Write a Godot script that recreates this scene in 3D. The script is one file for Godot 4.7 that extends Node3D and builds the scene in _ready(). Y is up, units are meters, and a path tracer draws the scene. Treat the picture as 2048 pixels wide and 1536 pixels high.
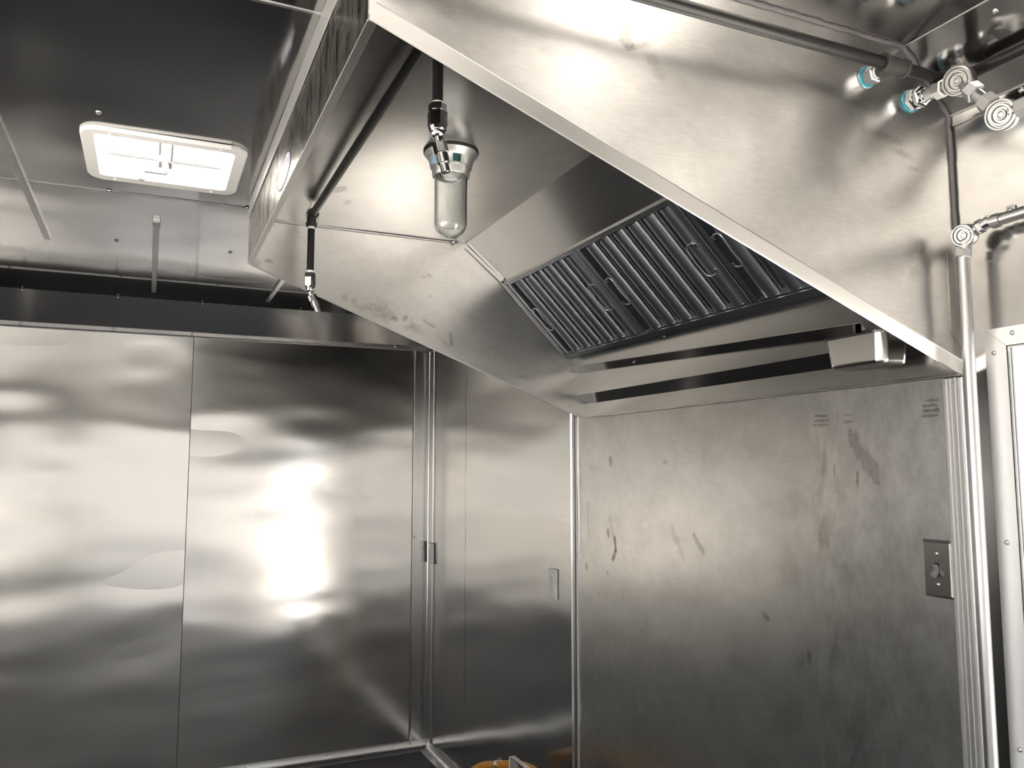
extends Node3D

# ---------------------------------------------------------------- mesh builder
class MB:
	var v := PackedVector3Array()
	var n := PackedVector3Array()
	var uv := PackedVector2Array()
	var xf := Transform3D()

	func tri(a: Vector3, b: Vector3, c: Vector3, na: Vector3, nb: Vector3, nc: Vector3, ua := Vector2.ZERO, ub := Vector2.ZERO, uc := Vector2.ZERO) -> void:
		var g := (b - a).cross(c - a)
		if g.length_squared() < 1e-18:
			return
		if g.dot(na + nb + nc) > 0.0:
			var t := b; b = c; c = t
			t = nb; nb = nc; nc = t
			var s := ub; ub = uc; uc = s
		for p in [[a, na, ua], [b, nb, ub], [c, nc, uc]]:
			v.append(xf * p[0])
			n.append((xf.basis * p[1]).normalized())
			uv.append(p[2])

	func quad(a: Vector3, b: Vector3, c: Vector3, d: Vector3, nn: Vector3, uvs := [Vector2(0, 0), Vector2(1, 0), Vector2(1, 1), Vector2(0, 1)]) -> void:
		tri(a, b, c, nn, nn, nn, uvs[0], uvs[1], uvs[2])
		tri(a, c, d, nn, nn, nn, uvs[0], uvs[2], uvs[3])

	func squad(a: Vector3, b: Vector3, c: Vector3, d: Vector3, na: Vector3, nb: Vector3, nc: Vector3, nd: Vector3, ua := Vector2(0, 0), ub := Vector2(1, 0), uc := Vector2(1, 1), ud := Vector2(0, 1)) -> void:
		tri(a, b, c, na, nb, nc, ua, ub, uc)
		tri(a, c, d, na, nc, nd, ua, uc, ud)

	# chamfered box
	func box(lo: Vector3, hi: Vector3, bev := 0.0) -> MB:
		var c := (lo + hi) * 0.5
		var h := (hi - lo) * 0.5
		var b := minf(bev, minf(h.x, minf(h.y, h.z)) * 0.9)
		var ax := [Vector3.RIGHT, Vector3.UP, Vector3.BACK]
		for i in 3:
			var j := (i + 1) % 3
			var k := (i + 2) % 3
			for s in [-1.0, 1.0]:
				var p: Vector3 = c + ax[i] * (s * h[i])
				var du: Vector3 = ax[j] * (h[j] - b)
				var dv: Vector3 = ax[k] * (h[k] - b)
				quad(p - du - dv, p + du - dv, p + du + dv, p - du + dv, ax[i] * s, [Vector2(-h[j], -h[k]), Vector2(h[j], -h[k]), Vector2(h[j], h[k]), Vector2(-h[j], h[k])])
		if b > 0.0:
			for i in 3:
				var j := (i + 1) % 3
				var k := (i + 2) % 3
				for sj in [-1.0, 1.0]:
					for sk in [-1.0, 1.0]:
						var a: Vector3 = c + ax[j] * (sj * h[j]) + ax[k] * (sk * (h[k] - b))
						var d: Vector3 = c + ax[j] * (sj * (h[j] - b)) + ax[k] * (sk * h[k])
						var e: Vector3 = ax[i] * (h[i] - b)
						quad(a - e, a + e, d + e, d - e, (ax[j] * sj + ax[k] * sk).normalized())
			for sx in [-1.0, 1.0]:
				for sy in [-1.0, 1.0]:
					for sz in [-1.0, 1.0]:
						var s3 := Vector3(sx, sy, sz)
						var q := c + s3 * h
						var nn := s3.normalized()
						tri(q - Vector3(0, sy * b, sz * b), q - Vector3(sx * b, 0, sz * b), q - Vector3(sx * b, sy * b, 0), nn, nn, nn)
		return self

	# lathe round local y; profile of Vector2(radius, y); smooth unless the bend is sharp
	func lathe(prof: Array, segs := 24, at := Transform3D(), close := true) -> MB:
		var keep := xf
		xf = xf * at
		for i in prof.size() - 1:
			var p: Vector2 = prof[i]
			var q: Vector2 = prof[i + 1]
			if p.distance_to(q) < 1e-7:
				continue
			var d := (q - p).normalized()
			var nn := Vector2(-d.y, d.x)
			var n0 := nn
			var n1 := nn
			if i > 0 and prof[i - 1].distance_to(p) > 1e-7:
				var dp: Vector2 = (p - prof[i - 1]).normalized()
				if dp.dot(d) > 0.8:
					n0 = (Vector2(-dp.y, dp.x) + nn).normalized()
			if i + 2 < prof.size() and prof[i + 2].distance_to(q) > 1e-7:
				var dn: Vector2 = (prof[i + 2] - q).normalized()
				if dn.dot(d) > 0.8:
					n1 = (Vector2(-dn.y, dn.x) + nn).normalized()
			for k in segs:
				var a0 := TAU * k / segs
				var a1 := TAU * (k + 1) / segs
				var c0 := Vector3(cos(a0), 0, sin(a0))
				var c1 := Vector3(cos(a1), 0, sin(a1))
				var u := Vector3.UP
				squad(c0 * p.x + u * p.y, c1 * p.x + u * p.y, c1 * q.x + u * q.y, c0 * q.x + u * q.y, c0 * n0.x + u * n0.y, c1 * n0.x + u * n0.y, c1 * n1.x + u * n1.y, c0 * n1.x + u * n1.y,
					Vector2(float(k) / segs, float(i) / prof.size()), Vector2(float(k + 1) / segs, float(i) / prof.size()), Vector2(float(k + 1) / segs, float(i + 1) / prof.size()), Vector2(float(k) / segs, float(i + 1) / prof.size()))
		xf = keep
		return self

	# round bar between two points
	func rod(a: Vector3, b: Vector3, r: float, segs := 16, bev := 0.001) -> MB:
		var l := a.distance_to(b)
		var up := (b - a) / l
		var side := up.cross(Vector3(0.31, 0.2, 0.93)).normalized()
		var t := Transform3D(Basis(side, up, side.cross(up)), a)
		var e := minf(bev, r * 0.5)
		return lathe([Vector2(0, l), Vector2(r - e, l), Vector2(r, l - e), Vector2(r, e), Vector2(r - e, 0), Vector2(0, 0)], segs, t)

	# hexagonal nut between two points
	func nut(a: Vector3, b: Vector3, r: float, turn := 0.0) -> MB:
		var l := a.distance_to(b)
		var up := (b - a) / l
		var side := up.cross(Vector3(0.31, 0.2, 0.93)).normalized().rotated(up, turn)
		var keep := xf
		xf = xf * Transform3D(Basis(side, up, side.cross(up)), a)
		var e := r * 0.13
		for k in 6:
			var c0 := Vector3(cos(TAU * k / 6), 0, sin(TAU * k / 6))
			var c1 := Vector3(cos(TAU * (k + 1) / 6), 0, sin(TAU * (k + 1) / 6))
			var m := (c0 + c1).normalized()
			var u := Vector3.UP
			quad(c0 * r + u * e, c1 * r + u * e, c1 * r + u * (l - e), c0 * r + u * (l - e), m)
			quad(c0 * r + u * e, c1 * r + u * e, c1 * (r - e), c0 * (r - e), (m - u).normalized())
			quad(c0 * r + u * (l - e), c1 * r + u * (l - e), c1 * (r - e) + u * l, c0 * (r - e) + u * l, (m + u).normalized())
			tri(Vector3.ZERO, c0 * (r - e), c1 * (r - e), -u, -u, -u)
			tri(u * l, c0 * (r - e) + u * l, c1 * (r - e) + u * l, u, u, u)
		xf = keep
		return self

	# swept round tube through points
	func tube(pts: Array, r, segs := 12, caps := true) -> MB:
		var m := pts.size()
		var rings := []
		var side := Vector3.ZERO
		for i in m:
			var d: Vector3 = (pts[mini(i + 1, m - 1)] - pts[maxi(i - 1, 0)]).normalized()
			if side == Vector3.ZERO:
				side = d.cross(Vector3(0.13, 0.9, 0.4)).normalized()
			side = (side - d * side.dot(d)).normalized()
			var o := d.cross(side)
			var ring := []
			var rr: float = r if not (r is Array) else r[i]
			for k in segs:
				var a := TAU * k / segs
				var w: Vector3 = side * cos(a) + o * sin(a)
				ring.append([pts[i] + w * rr, w])
			rings.append(ring)
		for i in m - 1:
			for k in segs:
				var a = rings[i][k]
				var b = rings[i][(k + 1) % segs]
				var c = rings[i + 1][(k + 1) % segs]
				var d = rings[i + 1][k]
				squad(a[0], b[0], c[0], d[0], a[1], b[1], c[1], d[1])
		if caps:
			for e in [0, m - 1]:
				var nn: Vector3 = (pts[0] - pts[1]).normalized() if e == 0 else (pts[m - 1] - pts[m - 2]).normalized()
				for k in segs:
					tri(pts[e], rings[e][k][0], rings[e][(k + 1) % segs][0], nn, nn, nn)
		return self

	# polygon (2D points) extruded: p -> o + p.x*ex + p.y*ey, along ez*len
	func prism(poly: Array, o: Vector3, ex: Vector3, ey: Vector3, ez: Vector3, smooth := false) -> MB:
		var pts := PackedVector2Array(poly)
		if Geometry2D.is_polygon_clockwise(pts):
			pts.reverse()
		var ids := Geometry2D.triangulate_polygon(pts)
		var at := func(p: Vector2) -> Vector3: return o + ex * p.x + ey * p.y
		var nz := ez.normalized()
		for i in range(0, ids.size(), 3):
			var a := pts[ids[i]]
			var b := pts[ids[i + 1]]
			var c := pts[ids[i + 2]]
			tri(at.call(a), at.call(b), at.call(c), -nz, -nz, -nz, a, b, c)
			tri(at.call(a) + ez, at.call(b) + ez, at.call(c) + ez, nz, nz, nz, a, b, c)
		var m := pts.size()
		var l := ez.length()
		var s := 0.0
		for i in m:
			var a := pts[i]
			var b := pts[(i + 1) % m]
			var d := (b - a).normalized()
			var nn := (ex * d.y - ey * d.x).normalized()
			var n0 := nn
			var n1 := nn
			if smooth:
				var dp := (a - pts[(i + m - 1) % m]).normalized()
				var dn := (pts[(i + 2) % m] - b).normalized()
				if dp.dot(d) > 0.75:
					n0 = (nn + (ex * dp.y - ey * dp.x).normalized()).normalized()
				if dn.dot(d) > 0.75:
					n1 = (nn + (ex * dn.y - ey * dn.x).normalized()).normalized()
			var e := s + a.distance_to(b)
			squad(at.call(a), at.call(b), at.call(b) + ez, at.call(a) + ez, n0, n1, n1, n0, Vector2(s, 0), Vector2(e, 0), Vector2(e, l), Vector2(s, l))
			s = e
		return self

	# wavy metal sheet: grid o + a*eu + b*ev, pushed along nrm by f(a, b); uv 0..1; given thickness behind
	func sheet(o: Vector3, eu: Vector3, ev: Vector3, nu: int, nv: int, nrm: Vector3, f: Callable, thick := 0.0015) -> MB:
		var lu := eu.length()
		var lv := ev.length()
		var du := eu / lu
		var dv := ev / lv
		var P := []
		var N := []
		var h := 0.004
		for j in nv + 1:
			for i in nu + 1:
				var a := lu * i / nu
				var b := lv * j / nv
				var z: float = f.call(a, b)
				var sa: float = (f.call(a + h, b) - f.call(a - h, b)) / (2 * h)
				var sb: float = (f.call(a, b + h) - f.call(a, b - h)) / (2 * h)
				P.append(o + du * a + dv * b + nrm * z)
				N.append((nrm - du * sa - dv * sb).normalized())
		var w := nu + 1
		for j in nv:
			for i in nu:
				var k := j * w + i
				squad(P[k], P[k + 1], P[k + 1 + w], P[k + w], N[k], N[k + 1], N[k + 1 + w], N[k + w],
					Vector2(float(i) / nu, float(j) / nv), Vector2(float(i + 1) / nu, float(j) / nv), Vector2(float(i + 1) / nu, float(j + 1) / nv), Vector2(float(i) / nu, float(j + 1) / nv))
		var bk := -nrm * thick
		quad(o + bk, o + eu + bk, o + eu + ev + bk, o + ev + bk, -nrm)
		for j in nv:
			for e in [0, nu]:
				var k: int = j * w + e
				var b0: Vector3 = o + du * (lu * e / nu) + dv * (lv * j / nv) + bk
				quad(P[k], P[k + w], b0 + dv * (lv / nv), b0, du * (1.0 if e else -1.0))
		for i in nu:
			for e in [0, nv]:
				var k: int = e * w + i
				var b0: Vector3 = o + du * (lu * i / nu) + dv * (lv * e / nv) + bk
				quad(P[k], P[k + 1], b0 + du * (lu / nu), b0, dv * (1.0 if e else -1.0))
		return self

	func mesh() -> ArrayMesh:
		var arr := []
		arr.resize(Mesh.ARRAY_MAX)
		arr[Mesh.ARRAY_VERTEX] = v
		arr[Mesh.ARRAY_NORMAL] = n
		arr[Mesh.ARRAY_TEX_UV] = uv
		var m := ArrayMesh.new()
		m.add_surface_from_arrays(Mesh.PRIMITIVE_TRIANGLES, arr)
		return m

# ---------------------------------------------------------------- helpers
var M := {}
var used := {}
var noise := FastNoiseLite.new()
var rng := RandomNumberGenerator.new()

func V(x: float, y: float, z: float) -> Vector3:
	return Vector3(x, y, z)

func numbered(called: String) -> String:
	used[called] = used.get(called, -1) + 1
	return called if used[called] == 0 else "%s_%03d" % [called, used[called]]

func part(called: String, b: MB, mat: Material, parent: Node) -> MeshInstance3D:
	var o := MeshInstance3D.new()
	o.mesh = b.mesh()
	o.material_override = null
	o.mesh.surface_set_material(0, mat)
	o.name = called
	parent.add_child(o, true)
	return o

func again(called: String, mesh: Mesh, at: Transform3D, parent: Node) -> MeshInstance3D:
	var o := MeshInstance3D.new()
	o.mesh = mesh
	o.transform = at
	o.name = called
	parent.add_child(o, true)
	return o

func thing(called: String, label: String, category: String, at := Vector3.ZERO, group := "") -> Node3D:
	var o := Node3D.new()
	o.name = numbered(called)
	add_child(o)
	o.position = at
	o.set_meta("label", label)
	o.set_meta("category", category)
	if group:
		o.set_meta("group", group)
	return o

func struct(called: String, label: String, category: String) -> Node3D:
	var o := Node3D.new()
	o.name = called
	add_child(o)
	o.set_meta("kind", "structure")
	o.set_meta("label", label)
	o.set_meta("category", category)
	return o

func lin(r: float, g: float, b: float) -> Color:
	return Color(r, g, b).linear_to_srgb()

func metal(r: float, g: float, b: float, rough: float, aniso := 0.0) -> StandardMaterial3D:
	var m := StandardMaterial3D.new()
	m.albedo_color = lin(r, g, b)
	m.metallic = 1.0
	m.roughness = rough
	if aniso != 0.0:
		m.anisotropy_enabled = true
		m.anisotropy = aniso
	return m

func plain(r: float, g: float, b: float, rough: float) -> StandardMaterial3D:
	var m := StandardMaterial3D.new()
	m.albedo_color = lin(r, g, b)
	m.roughness = rough
	return m

# steel sheet print: fine grain along one way, plus stains where the photograph has them.
# marks: ["e", u, v, ru, rv, turn, strength] blots, ["l", u0, v0, u1, v1, width, strength] strokes; strength > 0 darkens, < 0 lightens
func print_of(w: int, h: int, fx: float, fy: float, grain: float, cloud: float, marks: Array, tint := Color(0.86, 0.82, 0.76)) -> ImageTexture:
	var img := Image.create(w, h, false, Image.FORMAT_RGB8)
	var nz := FastNoiseLite.new()
	nz.seed = 11 + marks.size()
	nz.frequency = 1.0
	var cover := PackedFloat32Array()
	cover.resize(w * h)
	for mk in marks:
		var big: bool = mk[0] == "e"
		var c := Vector2(mk[1], mk[2]) if big else Vector2((mk[1] + mk[3]) / 2, (mk[2] + mk[4]) / 2)
		var reach: float = maxf(mk[3], mk[4]) * 1.5 if big else Vector2(mk[1] - mk[3], mk[2] - mk[4]).length() / 2 + mk[5] * 2
		for y in range(maxi(0, int((c.y - reach) * h)), mini(h, int((c.y + reach) * h) + 1)):
			for x in range(maxi(0, int((c.x - reach) * w)), mini(w, int((c.x + reach) * w) + 1)):
				var p := Vector2((x + 0.5) / w, (y + 0.5) / h)
				var d := 0.0
				if big:
					var q := (p - c).rotated(-mk[5])
					d = Vector2(q.x / mk[3], q.y / mk[4]).length()
				else:
					var a := Vector2(mk[1], mk[2])
					var b := Vector2(mk[3], mk[4])
					d = p.distance_to(Geometry2D.get_closest_point_to_segment(p, a, b)) / mk[5]
				d += nz.get_noise_2d(x * 0.045, y * 0.045) * 0.55 + nz.get_noise_2d(x * 0.17, y * 0.17) * 0.25
				cover[y * w + x] += mk[mk.size() - 1] * clampf((1.0 - d) * (3.0 if absf(mk[mk.size() - 1]) > 0.3 else 1.3), 0.0, 1.0) * (0.75 + 0.5 * nz.get_noise_2d(x * 0.3, y * 0.3))
	for y in h:
		for x in w:
			var g := nz.get_noise_2d(x * fx, y * fy) * grain + nz.get_noise_2d(x * 0.011, y * 0.013 + 50.0) * cloud + nz.get_noise_2d(x * 0.05 + 90.0, y * 0.04) * cloud * 0.5
			var k := clampf(0.95 + g, 0.0, 1.0)
			var s := clampf(cover[y * w + x], -1.0, 1.0)
			var col := Color(k, k, k)
			if s > 0.0:
				col = col * Color.WHITE.lerp(Color(tint.r * 0.5, tint.g * 0.5, tint.b * 0.5), s)
			elif s < 0.0:
				col = col.lerp(Color.WHITE, -s)
			img.set_pixel(x, y, col)
	return ImageTexture.create_from_image(img)

func with_print(m: StandardMaterial3D, t: Texture2D) -> StandardMaterial3D:
	var d: StandardMaterial3D = m.duplicate()
	d.albedo_texture = t
	return d

func wave(sx: float, sy: float, amp: float, ox := 0.0, oy := 0.0) -> Callable:
	return func(a: float, b: float) -> float:
		return amp * (noise.get_noise_2d((a + ox) * sx, (b + oy) * sy) + 0.35 * noise.get_noise_2d((a + ox) * sx * 2.3 + 40.0, (b + oy) * sy * 2.1))

func flat(_a: float, _b: float) -> float:
	return 0.0

func dome_head(r: float) -> MB:   # pan-head screw, axis +y
	return MB.new().lathe([Vector2(0, r * 0.42), Vector2(r * 0.3, r * 0.45), Vector2(r * 0.36, r * 0.66), Vector2(r * 0.62, r * 0.58), Vector2(r * 0.88, r * 0.34), Vector2(r, 0), Vector2(0, -0.0005)], 14)

func facing(dir: Vector3, at: Vector3) -> Transform3D:   # local +y -> dir
	var s := dir.cross(Vector3(0.3, 0.81, 0.5)).normalized()
	return Transform3D(Basis(s, dir.normalized(), s.cross(dir.normalized())), at)

# room: x = 0 is the end wall, z = 0 the wall behind the hood, ceiling at CY
const CY := 2.36
const LX := 6.6
const WZ := 2.42
const HX0 := 1.8054
const HX1 := 3.3264
const HF := 1.199     # hood front (z)
const DX0 := 3.418    # back door opening
const DX1 := 5.2
const DY := 1.753

func _ready() -> void:
	noise.seed = 7
	noise.frequency = 1.0
	noise.fractal_type = FastNoiseLite.FRACTAL_NONE
	rng.seed = 5
	view_and_light()
	materials()
	shell()
	hood()
	filters()
	hood_fittings()
	pipes()
	ceiling_things()
	wall_things()
	low_things()
	outside()

# ---------------------------------------------------------------- camera, sky, sun, exposure
func view_and_light() -> void:
	var cam := Camera3D.new()
	cam.name = "camera"
	var yaw := 0.42129
	var pitch := 0.10278
	var f := V(-cos(yaw) * cos(pitch), sin(pitch), -sin(yaw) * cos(pitch))
	var r := f.cross(Vector3.UP).normalized()
	cam.transform = Transform3D(Basis(r, r.cross(f), -f), V(4.4076, 1.52594, 1.45973))
	cam.fov = 50.77
	cam.near = 0.02
	cam.far = 300.0
	add_child(cam)
	cam.current = true
	var we := WorldEnvironment.new()
	we.name = "world_environment"
	var e := Environment.new()
	e.tonemap_mode = Environment.TONE_MAPPER_LINEAR
	e.tonemap_exposure = 0.93
	e.background_mode = Environment.BG_SKY
	var s := ProceduralSkyMaterial.new()
	s.sky_top_color = Color(0.74, 0.80, 0.90)
	s.sky_horizon_color = Color(0.95, 0.96, 0.97)
	s.sky_curve = 0.25
	s.ground_bottom_color = Color(0.55, 0.52, 0.47)
	s.ground_horizon_color = Color(0.8, 0.79, 0.76)
	s.sun_angle_max = 8.0
	e.sky = Sky.new()
	e.sky.sky_material = s
	e.background_energy_multiplier = 4.0
	e.sdfgi_enabled = true
	e.ssao_enabled = true
	e.ssil_enabled = true
	we.environment = e
	add_child(we)
	var sun := DirectionalLight3D.new()
	sun.name = "sun"
	sun.light_color = Color(1.0, 0.97, 0.93)
	sun.light_energy = 22.0
	sun.light_angular_distance = 0.6
	sun.shadow_enabled = true
	add_child(sun)
	sun.look_at_from_position(V(1.7, 7.0, -0.7), Vector3.ZERO)

func materials() -> void:
	M.steel = metal(0.66, 0.652, 0.64, 0.17, 0.5)           # wall sheets, blurred sideways
	M.steel_v = metal(0.66, 0.652, 0.64, 0.29, -0.55)        # sheets with the grain lying level
	M.steel_in = metal(0.66, 0.652, 0.64, 0.24, -0.35)      # inner sheets of the hood
	M.steel_top = metal(0.66, 0.652, 0.64, 0.265, -0.4)
	M.ceil = metal(0.54, 0.535, 0.53, 0.115, 0.3)
	M.dull = metal(0.65, 0.64, 0.625, 0.285, 0.2)
	M.dull.metallic = 0.93            # sheets behind the cooking line
	M.hem = metal(0.68, 0.67, 0.655, 0.3)
	M.housing = metal(0.70, 0.70, 0.70, 0.42)
	M.grimy = metal(0.56, 0.545, 0.52, 0.30)
	M.strip = metal(0.52, 0.51, 0.50, 0.12)
	M.alu = metal(0.58, 0.58, 0.585, 0.33)
	M.alu_satin = metal(0.78, 0.78, 0.785, 0.48)
	M.alu_groove = metal(0.60, 0.595, 0.60, 0.45)
	M.zinc = metal(0.50, 0.505, 0.515, 0.33)
	M.chrome = metal(0.66, 0.66, 0.66, 0.09)
	M.castal = metal(0.43, 0.43, 0.43, 0.32)
	M.screw = metal(0.62, 0.61, 0.6, 0.25)
	M.baffle = metal(0.34, 0.36, 0.395, 0.34)
	M.pan = metal(0.60, 0.59, 0.57, 0.2)
	M.black_pipe = plain(0.012, 0.012, 0.013, 0.38)
	M.black_pipe.metallic = 0.3
	M.iron = plain(0.03, 0.029, 0.028, 0.55)
	M.tape = plain(0.8, 0.8, 0.8, 0.6)
	M.fitting = plain(0.45, 0.45, 0.44, 0.45)
	M.white = plain(0.84, 0.84, 0.83, 0.42)
	M.ivory = plain(0.86, 0.85, 0.83, 0.35)
	M.grey_plastic = plain(0.22, 0.22, 0.235, 0.4)
	M.dark = plain(0.01, 0.01, 0.01, 0.7)
	M.cyan = plain(0.05, 0.36, 0.46, 0.5)
	M.caulk = plain(0.15, 0.14, 0.15, 0.6)
	M.navy = plain(0.02, 0.022, 0.09, 0.4)
	M.hose = plain(0.74, 0.33, 0.035, 0.45)
	M.paint = plain(0.75, 0.75, 0.74, 0.5)
	M.core = plain(0.04, 0.04, 0.042, 0.7)
	M.corner = metal(0.60, 0.60, 0.60, 0.2)
	M.frp = plain(0.83, 0.79, 0.73, 0.35)
	M.stucco = plain(0.24, 0.235, 0.225, 0.9)
	M.glass = StandardMaterial3D.new()
	M.glass.albedo_color = Color(0.97, 0.98, 0.98, 0.02)
	M.glass.roughness = 0.0
	M.glass.refraction_enabled = true
	M.glass.refraction_scale = 0.05
	M.glass.transparency = BaseMaterial3D.TRANSPARENCY_ALPHA
	M.lid = plain(0.9, 0.9, 0.88, 0.5)
	M.lid.backlight_enabled = true
	M.lid.backlight = Color(0.98, 0.98, 0.96)
	# rubber floor: small raised diamonds
	var fl := Image.create(64, 64, false, Image.FORMAT_RGB8)
	for y in 64:
		for x in 64:
			var a := absf(fposmod(x / 16.0 + y / 32.0, 1.0) - 0.5) + absf(fposmod(x / 16.0 - y / 32.0, 1.0) - 0.5)
			var k := clampf(a * 1.6 - 0.2, 0.0, 1.0)
			fl.set_pixel(x, y, Color(k, k, k))
	var ft := ImageTexture.create_from_image(fl)
	M.floor = plain(0.022, 0.022, 0.024, 0.5)
	M.floor.heightmap_enabled = true
	M.floor.heightmap_texture = ft
	M.floor.heightmap_scale = 0.25
	M.floor.uv1_scale = V(24, 24, 24)
	# sandy gravel outside
	var gn := NoiseTexture2D.new()
	gn.width = 512
	gn.height = 512
	gn.seamless = true
	var gnn := FastNoiseLite.new()
	gnn.seed = 3
	gnn.frequency = 0.03
	gn.noise = gnn
	var ramp := Gradient.new()
	ramp.colors = PackedColorArray([lin(0.43, 0.415, 0.385), lin(0.57, 0.55, 0.515)])
	gn.color_ramp = ramp
	M.ground = plain(1, 1, 1, 0.95)
	M.ground.albedo_texture = gn
	M.ground.uv1_triplanar = true
	M.ground.uv1_world_triplanar = true
	M.ground.uv1_scale = V(0.25, 0.25, 0.25)
	M.leaf = plain(0.16, 0.26, 0.05, 0.6)
	M.leaf.backlight_enabled = true
	M.leaf.backlight = lin(0.3, 0.4, 0.08)
	M.bark = plain(0.12, 0.09, 0.06, 0.9)

# ---------------------------------------------------------------- the trailer's shell
func screws(parent: Node, pts: Array, dir: Vector3, r := 0.006, mat: Material = null) -> void:
	var m := dome_head(r).mesh()
	m.surface_set_material(0, mat if mat else M.screw)
	for p in pts:
		again("screw", m, facing(dir, p), parent)

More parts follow.
